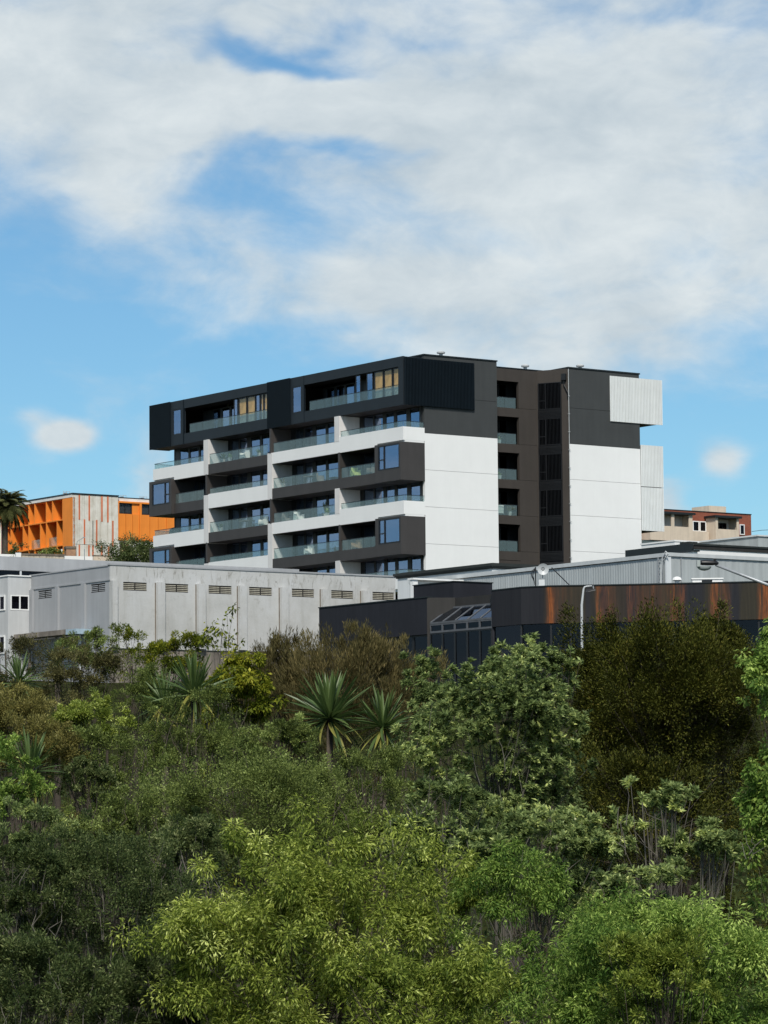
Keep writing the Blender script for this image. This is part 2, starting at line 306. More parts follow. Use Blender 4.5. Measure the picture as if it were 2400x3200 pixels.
# ------------------------------------------------------------------ mesh helpers
def tag(o, label=None, cat=None, group=None, kind=None):
    if label: o['label'] = label
    if cat: o['category'] = cat
    if group: o['group'] = group
    if kind: o['kind'] = kind
    return o
def link(o, parent=None):
    COL.objects.link(o)
    if parent is not None: o.parent = parent
    return o
class MB:
    def __init__(s): s.v = []; s.f = []
    def box(s, x0, x1, y0, y1, z0, z1):
        n = len(s.v)
        s.v += [(x0, y0, z0), (x1, y0, z0), (x1, y1, z0), (x0, y1, z0), (x0, y0, z1), (x1, y0, z1), (x1, y1, z1), (x0, y1, z1)]
        s.f += [tuple(n+i for i in q) for q in ((0, 3, 2, 1), (4, 5, 6, 7), (0, 1, 5, 4), (1, 2, 6, 5), (2, 3, 7, 6), (3, 0, 4, 7))]
        return s
    def prism(s, pts, z0, z1):
        n = len(s.v); k = len(pts)
        a = sum(pts[i][0]*pts[(i+1) % k][1]-pts[(i+1) % k][0]*pts[i][1] for i in range(k))
        if a < 0: pts = pts[::-1]
        s.v += [(p[0], p[1], z0) for p in pts] + [(p[0], p[1], z1) for p in pts]
        s.f += [tuple(n+i for i in range(k))[::-1], tuple(n+k+i for i in range(k))]
        for i in range(k):
            j = (i+1) % k; s.f.append((n+i, n+j, n+k+j, n+k+i))
        return s
    def hexa(s, p):            # eight corners: bottom ring then top ring
        n = len(s.v); s.v += [tuple(q) for q in p]
        s.f += [tuple(n+i for i in q) for q in ((0, 3, 2, 1), (4, 5, 6, 7), (0, 1, 5, 4), (1, 2, 6, 5), (2, 3, 7, 6), (3, 0, 4, 7))]
        return s
    def tube(s, pts, rad, k=6, cap=True):
        pts = [Vector(p) for p in pts]; n0 = len(s.v); m = len(pts)
        if not hasattr(rad, '__len__'): rad = [rad]*m
        for i, p in enumerate(pts):
            d = (pts[min(i+1, m-1)] - pts[max(i-1, 0)])
            d = d.normalized() if d.length > 1e-9 else Vector((0, 0, 1))
            a = d.cross(Vector((0.31, 0.87, 0.12))); a.normalize(); b = d.cross(a)
            for j in range(k):
                t = 2*math.pi*j/k; q = p + (a*math.cos(t) + b*math.sin(t))*rad[i]; s.v.append(tuple(q))
        for i in range(m-1):
            for j in range(k):
                a0 = n0+i*k+j; a1 = n0+i*k+(j+1) % k; s.f.append((a0, a1, a1+k, a0+k))
        if cap:
            s.f.append(tuple(n0+j for j in range(k))[::-1]); s.f.append(tuple(n0+(m-1)*k+j for j in range(k)))
        return s
    def lathe(s, prof, cx=0, cy=0, cz=0, k=14):
        n0 = len(s.v); m = len(prof)
        for (r, z) in prof:
            for j in range(k):
                t = 2*math.pi*j/k; s.v.append((cx+r*math.cos(t), cy+r*math.sin(t), cz+z))
        for i in range(m-1):
            for j in range(k):
                a0 = n0+i*k+j; a1 = n0+i*k+(j+1) % k; s.f.append((a0, a1, a1+k, a0+k))
        s.f.append(tuple(n0+j for j in range(k))[::-1]); s.f.append(tuple(n0+(m-1)*k+j for j in range(k)))
        return s
    def mesh(s, name, mat, dz=0.0, smooth=False):
        me = bpy.data.meshes.new(name)
        me.from_pydata([(x, y, z-dz) for (x, y, z) in s.v] if dz else s.v, [], s.f)
        me.materials.append(M[mat] if isinstance(mat, str) else mat)
        if smooth: me.polygons.foreach_set('use_smooth', [True]*len(me.polygons))
        me.update(); return me
    def build(s, name, mat, parent=None, dz=0.0, smooth=False, loc=None):
        o = bpy.data.objects.new(name, s.mesh(name, mat, dz, smooth)); link(o, parent)
        if loc is not None: o.location = loc
        return o
def empty(name, loc, rz=0.0, label=None, cat=None, group=None):
    o = bpy.data.objects.new(name, None); o.empty_display_size = .3; COL.objects.link(o)
    o.location = loc; o.rotation_euler = (0, 0, rz); return tag(o, label, cat, group)
_cache = {}
YAW = math.radians(35.59)
class Bld:
    """A building: local x runs along the right-hand faces, local y along the left-hand faces (away), z is height above the camera datum."""
    def __init__(s, name, label, cat, xy, z0, yaw=YAW, group=None):
        s.root = empty(name, (xy[0], xy[1], z0), yaw, label, cat, group); s.z0 = z0
    def box(s, name, x0, x1, y0, y1, z0, z1, mat, parent=None):
        return MB().box(x0, x1, y0, y1, z0, z1).build(name, mat, parent or s.root, s.z0)
    def mb(s, m, name, mat, parent=None, smooth=False):
        return m.build(name, mat, parent or s.root, s.z0, smooth)
    def piece(s, name, x0, x1, y0, y1, z0, z1, mat, parent=None):    # alike pieces share their mesh
        d = (round(x1-x0, 3), round(y1-y0, 3), round(z1-z0, 3)); key = (name, d, mat)
        if key not in _cache:
            _cache[key] = MB().box(-d[0]/2, d[0]/2, -d[1]/2, d[1]/2, -d[2]/2, d[2]/2).mesh(name, mat)
        o = bpy.data.objects.new(name, _cache[key]); link(o, parent or s.root)
        o.location = ((x0+x1)/2, (y0+y1)/2, (z0+z1)/2 - s.z0); return o
    def winx(s, name, x0, x1, y, z0, z1, nx=1, nz=1, fr=.07, fmat='frame', gmat='glass', parent=None, splits=None):
        """window in a plane y = const (faces -y)"""
        m = MB(); xs = splits or [x0+(x1-x0)*i/nx for i in range(nx+1)]; zs = [z0+(z1-z0)*i/nz for i in range(nz+1)]
        for x in xs: a = min(max(x, x0+fr/2), x1-fr/2); m.box(a-fr/2, a+fr/2, y-.05, y+.05, z0, z1)
        for i in range(len(xs)-1):
            for z in zs: a = min(max(z, z0+fr/2), z1-fr/2); m.box(xs[i]+fr*(.5 if 0 < i else 1)+.001, xs[i+1]-fr*(.5 if i < len(xs)-2 else 1)-.001, y-.048, y+.048, a-fr/2, a+fr/2)
        w = s.mb(m, name, fmat, parent)
        for i in range(len(xs)-1):
            for j in range(nz): s.piece('pane', xs[i]+fr*.4, xs[i+1]-fr*.4, y-.01, y+.01, zs[j]+fr*.4, zs[j+1]-fr*.4, gmat, w)
        return w
    def winy(s, name, y0, y1, x, z0, z1, ny=1, nz=1, fr=.07, fmat='frame', gmat='glass', parent=None, splits=None):
        """window in a plane x = const (faces -x)"""
        m = MB(); ys = splits or [y0+(y1-y0)*i/ny for i in range(ny+1)]; zs = [z0+(z1-z0)*i/nz for i in range(nz+1)]
        for y in ys: a = min(max(y, y0+fr/2), y1-fr/2); m.box(x-.05, x+.05, a-fr/2, a+fr/2, z0, z1)
        for i in range(len(ys)-1):
            for z in zs: a = min(max(z, z0+fr/2), z1-fr/2); m.box(x-.048, x+.048, ys[i]+fr*(.5 if 0 < i else 1)+.001, ys[i+1]-fr*(.5 if i < len(ys)-2 else 1)-.001, a-fr/2, a+fr/2)
        w = s.mb(m, name, fmat, parent)
        for i in range(len(ys)-1):
            for j in range(nz): s.piece('pane', x-.01, x+.01, ys[i]+fr*.4, ys[i+1]-fr*.4, zs[j]+fr*.4, zs[j+1]-fr*.4, gmat, w)
        return w
def at(px, py, depth):
    d = _f + (px-1200)/FPX*_r - (py-1600)/FPX*_u
    p = np.array([0, 0, CAMZ]) + d*(depth/d[1]); return Vector(p)

# ------------------------------------------------------------------ ground
_gy = [-6000, 0, 30, 45, 60, 80, 110, 170, 200, 230, 281, 310, 340, 365, 450, 520, 700, 9000]
_gz = [0, 0, 0, 1.2, 3.0, 6.0, 9.0, 14.3, 16.0, 18.0, 23.0, 27.5, 33.0, 35.0, 41.0, 40.0, 20.0, 18.0]
def ground_z(y): return float(np.interp(y, _gy, _gz))
def make_ground():
    xs = np.concatenate([np.linspace(-8000, -300, 10), np.linspace(-260, 260, 80), np.linspace(300, 8000, 10)])
    ys = np.concatenate([np.linspace(-6000, -50, 8), np.linspace(0, 520, 110), np.linspace(560, 9000, 16)])
    X, Y = np.meshgrid(xs, ys); Z = np.interp(Y, _gy, _gz) + .25*np.sin(X*.21+Y*.13)*np.cos(Y*.17-X*.05)*((np.abs(X) < 300) & (Y > 0) & (Y < 165))
    v = np.stack([X, Y, Z], -1).reshape(-1, 3); nx = len(xs)
    f = [(j*nx+i, j*nx+i+1, (j+1)*nx+i+1, (j+1)*nx+i) for j in range(len(ys)-1) for i in range(nx-1)]
    me = bpy.data.meshes.new('ground'); me.from_pydata(v.tolist(), [], f); me.materials.append(M['soil']); me.update()
    tag(link(bpy.data.objects.new('ground', me)), kind='structure')
make_ground()

# ------------------------------------------------------------------ the apartment block
AX, AY, AZ = 3.44, 281.0, 23.0
A = Bld('apartment_block', 'seven storey apartment block with white balcony bands and a dark boxed top floor', 'apartment building', (AX, AY), AZ)
LV = {5: 40.38, 4: 37.29, 3: 34.20, 2: 31.11, 1: 28.02}
ZB = AZ
# solid cores behind the rooms
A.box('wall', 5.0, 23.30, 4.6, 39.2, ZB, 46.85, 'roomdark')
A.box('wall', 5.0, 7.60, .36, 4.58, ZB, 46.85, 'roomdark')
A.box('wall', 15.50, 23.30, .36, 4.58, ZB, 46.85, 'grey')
A.box('wall', 0.0, 5.0, 38.9, 39.3, ZB, 46.85, 'grey')
# gable panels with open joints
zs = [24.9, 28.02, 31.12, 34.21, 37.30, 40.37]
for (x0, x1) in ((0.0, 7.65), (15.45, 23.34)):
    for i in range(len(zs)-1):
        A.box('wall_panel', x0, x1, 0, .30, zs[i]+.012, zs[i+1]-.012, 'white')
    A.box('wall_panel', x0, x1, 0, .30, 40.385, 43.478, 'grey'); A.box('wall_panel', x0, x1, 0, .30, 43.502, 46.90, 'grey')
    A.box('joint_backing', x0+.02, x1-.02, .28, .35, ZB, 46.89, 'grey')
A.box('wall', .02, .30, .36, 9.2, 43.5, 46.85, 'slate')
# roof cappings
A.box('roof_cap', -.06, 7.71, -.06, 39.3, 46.92, 47.03, 'capblack')
A.box('roof_cap', 15.36, 23.42, -.06, 39.3, 46.92, 47.04, 'capblack')
A.box('roof_cap', 7.72, 15.35, 2.66, 39.3, 46.90, 46.98, 'capblack')
A.box('roof', 0.02, 5.0, .36, 39.2, 46.6, 46.9, 'slate')
# floor slabs and party walls of the front rooms
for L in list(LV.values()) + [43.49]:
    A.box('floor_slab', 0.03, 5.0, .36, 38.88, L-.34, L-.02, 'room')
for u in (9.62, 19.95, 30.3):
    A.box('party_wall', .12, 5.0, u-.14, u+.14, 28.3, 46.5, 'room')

def glazed(y0, y1, x, z0, z1, edges, name='sliding_doors'):
    m = MB()
    m.box(x-.06, x+.06, y0, y1, z1-.10, z1); m.box(x-.06, x+.06, y0, y1, z0, z0+.06)
    prev = y0
    for (a, b) in edges:
        if a > prev: m.box(x-.058, x+.058, prev, a, z0+.061, z1-.101)
        prev = b
    if y1 > prev: m.box(x-.058, x+.058, prev, y1, z0+.061, z1-.101)
    w = A.mb(m, name, 'frame')
    for (a, b) in edges: A.piece('pane', x-.01, x+.01, a-.01, b+.01, z0+.05, z1-.09, 'glass', w)
    return w
PAN = {1: [(.65, 1.95), (2.5, 3.9), (4.3, 5.45), (5.9, 7.1), (7.35, 8.7)],
       2: [(10.1, 10.9), (11.1, 12.3), (12.5, 14.12), (14.45, 15.95), (16.5, 17.6), (17.9, 19.0)],
       3: [(20.6, 21.3), (21.5, 22.7), (22.9, 24.4), (24.8, 26.2), (26.9, 28.0), (28.3, 29.4)],
       4: [(30.9, 31.6), (31.9, 33.1), (33.4, 34.7), (35.0, 36.45), (36.75, 38.2)]}
SPAN = {1: (.32, 9.30), 2: (9.32, 19.62), 3: (19.64, 29.98), 4: (30.0, 38.88)}
def balcony(bay, L, tall, colour, u0, u1, top, rail, glass_to=None, farret=False, nearret=False, notch=None):
    mat = 'white' if colour == 'w' else 'band'
    m = MB()
    m.box(-2.04, -.07, u0+.01, u1-.01, L-.90, L-.03)
    if notch:       # band that is cut shallower over a bay window
        a, b, zb = notch
        if a <= u0+.1: m.box(-2.20, -2.04, u0, b, zb, top); m.box(-2.20, -2.04, b, u1, L-.93, top)
        else: m.box(-2.20, -2.04, u0, a, L-.93, top); m.box(-2.20, -2.04, a, u1, zb, top)
    else: m.box(-2.20, -2.04, u0, u1, L-.93, top)
    if nearret: m.box(-2.04, 0.0, u0, u0+.15, (notch[2] if notch else L-.93), top)
    if farret: m.box(-2.04, 0.0, u1-.15, u1, L-.93, top)
    o = A.mb(m, 'balcony', mat)
    sf = (notch[1]+.1 if notch and notch[0] <= u0+.1 else u0+.03); se = (notch[0]-.1 if notch and notch[0] > u0+.1 else u1-.03)
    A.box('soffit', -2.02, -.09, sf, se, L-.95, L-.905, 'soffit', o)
    n = max(1, round((u1-u0-.2)/1.12)); w = (u1-u0-.2)/n; x = -2.10
    for i in range(n): A.piece('glass_panel', x-.008, x+.008, u0+.1+i*w+.02, u0+.1+(i+1)*w-.02, top-.05, rail-.03, 'bglass', o)
    hr = MB().box(x-.025, x+.025, u0+.1, u1-.1, rail-.03, rail+.01)
    if nearret:
        for i in range(2): A.piece('glass_panel', -2.06+i*1.0, -1.07+i*1.0, u0+.07, u0+.086, top-.05, rail-.03, 'bglass', o)
        hr.box(-2.07, -.05, u0+.05, u0+.10, rail-.028, rail+.008)
    if farret:
        for i in range(2): A.piece('glass_panel', -2.06+i*1.0, -1.07+i*1.0, u1-.086, u1-.07, top-.05, rail-.03, 'bglass', o)
        hr.box(-2.07, -.05, u1-.10, u1-.05, rail-.028, rail+.008)
    A.mb(hr, 'handrail', 'frame', o); return o
def finwall(u0, u1, z0, z1, mat, v1=-.07):
    return A.box('fin_wall', -2.215, v1, u0, u1, z0, z1, mat)
def baywin(u0, u1, zb, zt, wu0, wu1, wz0, wz1, split, near):
    m = MB(); v0 = -2.5
    m.box(v0, v0+.16, u0, u1, zb, wz0); m.box(v0, v0+.16, u0, u1, wz1, zt)
    m.box(v0, v0+.16, u0, wu0, wz0+.001, wz1-.001); m.box(v0, v0+.16, wu1, u1, wz0+.001, wz1-.001)
    m.box(v0+.161, 0.0, u0, u0+.14, zb, zt); m.box(v0+.161, 0.0, u1-.14, u1, zb, zt)
    m.box(v0+.161, 0.0, u0+.141, u1-.141, zb, zb+.2); m.box(v0+.161, 0.0, u0+.141, u1-.141, zt-.1, zt)
    o = A.mb(m, 'bay_window', 'band')
    f = MB(); v = v0+.07
    f.box(v-.08, v+.05, wu0-.03, wu1+.03, wz0-.03, wz0+.07); f.box(v-.08, v+.05, wu0-.03, wu1+.03, wz1-.07, wz1+.03)
    for u in (wu0+.02, split, wu1-.02): f.box(v-.078, v+.05, u-.05, u+.05, wz0+.071, wz1-.071)
    zt_ = wz0+(wz1-wz0)*.42; sp = (split+.05, wu1-.07) if near else (wu0+.07, split-.05)
    f.box(v-.076, v+.05, sp[0], sp[1], zt_-.045, zt_+.045)
    w = A.mb(f, 'window_frame', 'frame', o)
    for (a, b, c, d) in ((wu0, split, wz0, wz1) if near else (split, wu1, wz0, wz1), (sp[0], sp[1], wz0, zt_), (sp[0], sp[1], zt_, wz1)):
        A.piece('pane', v-.01, v+.01, a+.03, b-.03, c+.03, d-.03, 'glass', o)
    A.box('blind', v+.3, v+.33, wu1-.55 if near else wu0+.1, wu1-.1 if near else wu0+.5, wz0+.05, wz1-.05, 'curtain', o)
    return o
for odd, L in ((1, LV[5]), (0, LV[4]), (1, LV[3]), (0, LV[2]), (1, LV[1])):
    for bay in (1, 2, 3, 4):
        ed = PAN[bay]; y0, y1 = SPAN[bay]
        glazed(y0, y1, 0.0, L+.0, L+2.28, ed)
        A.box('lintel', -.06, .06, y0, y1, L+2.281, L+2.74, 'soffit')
        # pale curtains drawn beside the doors inside
        for k, (a, b) in enumerate(ed):
            if (k*7+bay*3+int(L)) % 3 == 0: A.piece('curtain', .25, .30, b-.55, b-.05, L+.05, L+2.2, 'curtain')
    if odd:
        balcony(1, L, True, 'w', 0.0, 9.30, L+.42, L+.91, nearret=True, notch=(0.0, 3.75, L-.70))
        balcony(2, L, False, 'w', 9.302, 19.60, L+.05, L+.91)
        balcony(3, L, False, 'b', 20.36, 29.99, L-.03, L+.90)
        balcony(4, L, True, 'w', 30.752, 39.45, L+.36, L+.86, farret=True, notch=(35.8, 39.45, L-.66))
        finwall(9.30, 10.0, L+.06, L+2.24, 'fin'); finwall(30.0, 30.75, L-.95, L+3.40 if L < 40 else L+2.24, 'fin')
        finwall(19.75, 20.0, L-.02, L+2.2, 'band')
    else:
        balcony(1, L, False, 'b', 3.72, 9.29, L-.02, L+.88)
        balcony(2, L, False, 'b', 9.292, 19.64, L-.01, L+.88)
        balcony(3, L, True, 'w', 20.362, 29.99, L+.37, L+.88)
        balcony(4, L, False, 'b', 30.76, 35.76, L-.03, L+.88)
        finwall(19.65, 20.35, L-.95, L+3.14, 'fin'); finwall(9.22, 9.47, L-.02, L+2.2, 'band'); finwall(30.2, 30.45, L+.4, L+2.2, 'band')
        baywin(0.0, 3.70, L-.94, L+2.24, .20, 3.20, L+.08, L+2.09, 2.38, True)
        baywin(35.80, 39.66, L-.94, L+2.26, 36.16, 39.15, L+.06, L+2.02, 36.95, False)
# top floor box
m = MB(); x0, x1 = -2.05, -1.87
m.box(x0, x1, 0.16, 34.28, 42.65, 43.58); m.box(x0, x1, 0.16, 34.28, 45.90, 46.72)           # lower and upper fascia
m.box(x0, x1, 0.16, .85, 43.582, 45.898)
m.box(x0, x1, 14.86, 15.26, 43.582, 45.898); m.box(x0, x1, 16.66, 20.56, 43.582, 45.898)
m.box(x0, x1, 34.50, 34.84, 42.65, 46.72); m.box(x0, x1, 36.28, 40.20, 42.65, 46.72); m.box(x0, x1, 34.841, 36.279, 42.65, 43.62); m.box(x0, x1, 34.841, 36.279, 45.95, 46.72)
m.box(x0+.08, x1, 34.281, 34.499, 42.66, 46.71)
m.box(-1.869, .0, .16, .34, 42.65, 46.70); m.box(-1.869, .0, 40.02, 40.20, 42.65, 46.70)
box = A.mb(m, 'box_fascia', 'slate')
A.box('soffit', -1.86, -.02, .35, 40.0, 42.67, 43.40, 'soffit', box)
A.box('terrace_slab', -1.86, -.02, .35, 40.0, 43.41, 43.50, 'room', box)
A.box('roof', -1.86, 0.0, .35, 40.0, 46.0, 46.66, 'soffit', box)
A.box('groove', -2.06, -1.98, 14.79, 14.855, 42.64, 46.73, 'navy', box); A.box('groove', -2.04, -1.98, 34.29, 34.49, 42.64, 46.73, 'navy', box)
A.winy('window', 15.26, 16.66, -1.98, 43.60, 45.90, 1, 1, .08, parent=box); A.winy('window', 34.85, 36.27, -1.98, 43.62, 45.93, 1, 1, .08, parent=box)
def slats(bld, name, x0, x1, y0, y1, z0, z1, pitch, mat, parent=None, along='x', fill=.55):
    m = MB(); n = int(round(((x1-x0) if along == 'x' else (y1-y0))/pitch))
    for i in range(n):
        if along == 'x': a = x0+i*pitch; m.box(a, a+pitch*fill, y0, y1, z0, z1)
        else: a = y0+i*pitch; m.box(x0, x1, a, a+pitch*fill, z0, z1)
    return tag(bld.mb(m, name, mat, parent), kind='stuff')
for (a, b) in ((16.90, 20.52), (36.60, 40.22)):
    A.box('screen_panel', -2.12, -2.055, a, b, 42.62, 46.74, 'navy')
    slats(A, 'screen_slats', -2.17, -2.125, a, b, 42.62, 46.74, .12, 'navy', along='y')
A.box('screen_panel', -2.05, 5.20, -.10, .0-.004, 42.62, 46.60, 'navy')
slats(A, 'screen_slats', -2.04, 5.20, -.19, -.105, 42.62, 46.58, .15, 'navy')
def loggia(u0, u1, amber, blue):
    """set back glazing, glass balustrade and an enclosed end with drawn amber blinds"""
    ed = []; u = u0+.3
    while u+1.2 < u1-.2: ed.append((u, u+1.15)); u += 1.5
    glazed(u0, u1, 0.05, 43.50, 45.75, ed)
    for k, (a, b) in enumerate(ed):
        if k % 2: A.piece('curtain', .3, .35, a+.2, a+.75, 43.55, 45.6, 'curtain')
    o = A.mb(MB().box(-1.95, -1.90, u0+.02, u1-.7, 44.38, 44.42), 'handrail', 'frame')
    n = round((u1-u0-.75)/1.12); w = (u1-u0-.75)/n
    for i in range(n): A.piece('glass_panel', -1.94, -1.925, u0+.02+i*w+.02, u0+.02+(i+1)*w-.02, 43.55, 44.38, 'bglass', o)
    wr = None
    for (a, b) in amber+blue:
        f = MB().box(-1.89, -1.82, a, b, 45.80, 45.88).box(-1.89, -1.82, a, b, 43.51, 43.58)
        for q in (a, b-.07): f.box(-1.89, -1.82, q, q+.07, 43.581, 45.799)
        w_ = A.mb(f, 'window', 'frame'); A.piece('pane', -1.865, -1.85, a+.06, b-.06, 43.57, 45.81, 'glass' if (a, b) in blue else 'clear', w_)
        if (a, b) in amber: A.piece('blind', -1.80, -1.78, a+.08, b-.08, 44.30, 45.78, 'amber', w_); A.piece('blind', -1.80, -1.78, a+.08, b-.08, 43.55, 44.29, 'curtain', w_)
loggia(.88, 14.84, [(.9, 1.85), (1.95, 3.15), (3.25, 4.55)], [(4.75, 5.65), (6.55, 7.25)])
loggia(20.58, 34.24, [(20.6, 21.35), (21.42, 21.9), (22.75, 24.05), (24.15, 25.45)], [(22.0, 22.65), (25.6, 26.2)])
# recessed stair bay
RU = 2.70
A.box('wall', 7.66, 9.40, RU, RU+.3, ZB, 46.89, 'recess'); 
zz = [28.1] + [31.12, 34.21, 37.30, 40.38, 43.49, 46.89]
for i in range(len(zz)-1):
    A.box('wall_panel', 12.08, 14.05, RU, RU+.3, zz[i]+.01, zz[i+1]-.01, 'recess')
A.box('joint_backing', 12.1, 14.04, RU+.26, RU+.34, ZB, 46.88, 'capblack')
for L in (31.12, 34.21, 37.30, 40.38, 43.49):
    A.box('spandrel', 9.401, 12.079, RU, RU+.3, L-.78, L-.03, 'recess')
    A.box('floor_slab', 7.7, 13.9, RU+.31, 4.55, L-.4, L-.02, 'roomdark')
    o = A.mb(MB().box(9.42, 11.85, RU+.10, RU+.14, L+.88, L+.92), 'handrail', 'frame')
    for k in range(2): A.piece('glass_panel', 9.44+k*1.2, 10.62+k*1.2, RU+.11, RU+.125, L-.01, L+.88, 'bglass', o)
    A.winx('window', 9.45, 12.05, 4.4, L+.02, L+2.3, 3, 1, .1, gmat='dglass')
A.box('spandrel', 9.401, 12.079, RU, RU+.3, 45.78, 46.89, 'recess')
A.box('spandrel', 9.401, 12.079, RU, RU+.3, ZB, 30.30, 'recess')
# splayed wall with curtained windows
pa, pb = Vector((14.05, 2.70)), Vector((15.43, .02)); sd = (pb-pa).normalized(); sn = Vector((-sd.y, sd.x)); SL = (pb-pa).length
if sn.x > 0: sn = -sn                                   # towards the viewer: -x
def splay(m, a, b, d0, d1, z0, z1):
    p = [pa+sd*a+sn*d0, pa+sd*b+sn*d0, pa+sd*b+sn*d1, pa+sd*a+sn*d1]
    return m.prism([(q.x, q.y) for q in p], z0, z1)
A.mb(splay(MB(), 0, SL, -.30, -.06, ZB, 46.89), 'wall', 'roomdark')
A.mb(splay(splay(splay(MB(), 0, SL, -.058, .0, 45.75, 46.89), 0, .12, -.058, .0, ZB, 45.749), 2.35, SL, -.058, .0, ZB, 45.749), 'wall_panel', 'recess')
for L in (31.12, 34.21, 37.30, 40.38, 43.49):
    f = MB()
    for a in (.14, .78, 2.25): splay(f, a, a+.07, -.05, .02, L+.05, L+2.24)
    splay(f, .14, 2.32, -.05, .021, L-.02, L+.049); splay(f, .14, 2.32, -.05, .021, L+2.241, L+2.30); splay(f, .211, .779, -.05, .019, L+.72, L+.78)
    w_ = A.mb(f, 'window', 'frame')
    A.mb(splay(MB(), .2, 2.25, -.03, -.015, L+.05, L+2.24), 'pane', 'dglass', w_)
    A.mb(splay(MB(), .3, 2.2, -.055, -.045, L+.08, L+2.2), 'curtain', paint('plum_curtain', (.06, .055, .065), .9, .3, 2, .3) if 'plum' not in M else M['plum'], w_)
    lv = MB()
    for k in range(6): splay(lv, .12, 2.34, .0, .05, L-.76+k*.12, L-.70+k*.12)
    tag(A.mb(lv, 'louvre_blades', 'frame'), kind='stuff')
fr = MB()
for k in range(17): splay(fr, .14+k*.13, .165+k*.13, .055, .075, 28.2, 45.7)
tag(A.mb(fr, 'vertical_rods', 'frame'), kind='stuff')
# downpipe on the corner
dp = A.mb(MB().tube([(15.37, -.08, 28), (15.37, -.08, 46.85)], .028, 8), 'downpipe', 'pipe')
for z in np.arange(29.0, 46, 1.55): A.piece('bracket', 15.30, 15.46, -.13, .0, z-.02, z+.02, 'pipe', dp)
rh = MB(); splay(rh, 2.45, 2.85, .0, .25, 45.9, 46.45); A.mb(rh, 'rainhead', 'frame', dp)
q1 = pa+sd*2.65+sn*.12; A.mb(MB().tube([(q1.x, q1.y, 45.95), (q1.x, q1.y, 45.5), (15.3, -.05, 44.8), (15.3, -.05, 44.4)], .05, 6), 'pipe_elbow', 'frame', dp)
# white metal screens on the right
A.box('screen_box', 20.02, 25.80, .02, 6.0, 42.70, 46.50, 'soffit')
A.box('screen_panel', 20.0, 25.84, -.045, -.003, 42.62, 46.55, 'pipe'); slats(A, 'screen_slats', 19.98, 25.86, -.11, -.05, 42.60, 46.57, .17, 'alu', fill=.66)
A.box('screen_box', 23.36, 25.75, .02, 6.0, 33.28, 40.65, 'soffit')
for (a, b) in ((33.22, 37.03), (37.09, 40.73)):
    A.box('screen_panel', 23.36, 25.80, -.045, -.003, a, b, 'pipe'); slats(A, 'screen_slats', 23.37, 25.84, -.11, -.05, a, b, .17, 'alu', fill=.66)
# small roof vents
for (x, y) in ((2.3, .7), (13.3, 3.3), (17.3, .7)):
    m = MB().lathe([(.16, 0), (.16, .28), (.34, .30), (.36, .42), (.22, .52), (.02, .54)], x, y, 46.95 if x > 10 else 47.0, 12)
    A.mb(m, 'roof_vent', 'pipe')
A.box('terrace', -2.2, 5.0, 39.5, 42.5, 38.5, 39.0, 'white') if False else None
del W

# ------------------------------------------------------------------ things on the balconies
def apt(v, u, z):
    c, s_ = math.cos(YAW), math.sin(YAW); return (AX + v*c - u*s_, AY + v*s_ + u*c, z)
def chair(v, u, z, mat, label, rz=0.0):
    r = empty('armchair', apt(v, u, z), YAW+rz, label, 'chair', 'furniture on the balconies')
    MB().box(-.32, .32, -.30, .30, .16, .42).build('seat', mat, r); MB().box(.20, .34, -.30, .30, .421, .85).build('backrest', mat, r)
    for s_ in (-1, 1): MB().box(-.32, .19, s_*.36-.055, s_*.36+.055, .10, .60).build('armrest', mat, r)
    MB().box(-.30, -.24, -.28, -.22, 0, .159).box(-.30, -.24, .22, .28, 0, .159).box(.22, .28, -.28, -.22, 0, .159).box(.22, .28, .22, .28, 0, .159).build('legs', 'frame', r)
def table(v, u, z, label):
    r = empty('outdoor_table', apt(v, u, z), YAW, label, 'table', 'furniture on the balconies')
    MB().box(-.4, .4, -.7, .7, .68, .73).build('tabletop', 'wicker', r)
    for a in (-.33, .33):
        for b in (-.62, .62): MB().box(a-.03, a+.03, b-.03, b+.03, 0, .679).build('leg', 'frame', r)
def pot_plant(v, u, z, label, h=.9, spread=.35, n=26, lm='green', fan=False):
    r = empty('potted_plant', apt(v, u, z), random.uniform(0, 6), label, 'plant', 'potted plants on the balconies')
    MB().lathe([(.13, 0), (.19, .34), (.20, .36), (.02, .35)], k=10).build('pot', 'pot', r)
    vs, fs, tn = [], [], []
    for i in range(n):
        a = random.uniform(0, 6.283); e = random.uniform(.3, 1.4) if not fan else random.uniform(.9, 1.45)
        d = Vector((math.cos(a)*math.cos(e), math.sin(a)*math.cos(e), math.sin(e))); l = h*random.uniform(.6, 1.0)
        b = Vector((0, 0, .35)); t = b+d*l*(.75 if not fan else 1); t.z -= .1*l; w = d.cross(Vector((0, 0, 1))); w = w.normalized()*(.05 if not fan else .10); mid = b+d*l*.45
        k = len(vs); vs += [tuple(b), tuple(mid-w), tuple(t), tuple(mid+w)]; fs.append((k, k+1, k+2, k+3)); tn += [random.random()]*4
    me = bpy.data.meshes.new('foliage'); me.from_pydata(vs, [], fs); me.materials.append(LM[lm])
    me.attributes.new('tone', 'FLOAT', 'POINT').data.foreach_set('value', tn); link(bpy.data.objects.new('foliage', me), r)
L5, L4, L3, L2, L1 = LV[5], LV[4], LV[3], LV[2], LV[1]
chair(-1.5, 25.0, L5, 'cushion', 'white armchair behind the glass of the upper brown balcony'); 
pot_plant(-1.6, 28.4, L5, 'bushy potted plant at the left end of the upper brown balcony', 1.0, .5, 40, 'dark')
pot_plant(-1.7, 27.2, L5, 'low potted plant next to the bushy one on the upper brown balcony', .7, .4, 30, 'green')
pot_plant(-1.6, 22.6, L5, 'potted plant with a white pot near the right end of the upper brown balcony', .7, .4, 24, 'green')
table(-1.2, 25.2, L3, 'dark table near the middle of the brown balcony with the low white sofa chair'); 
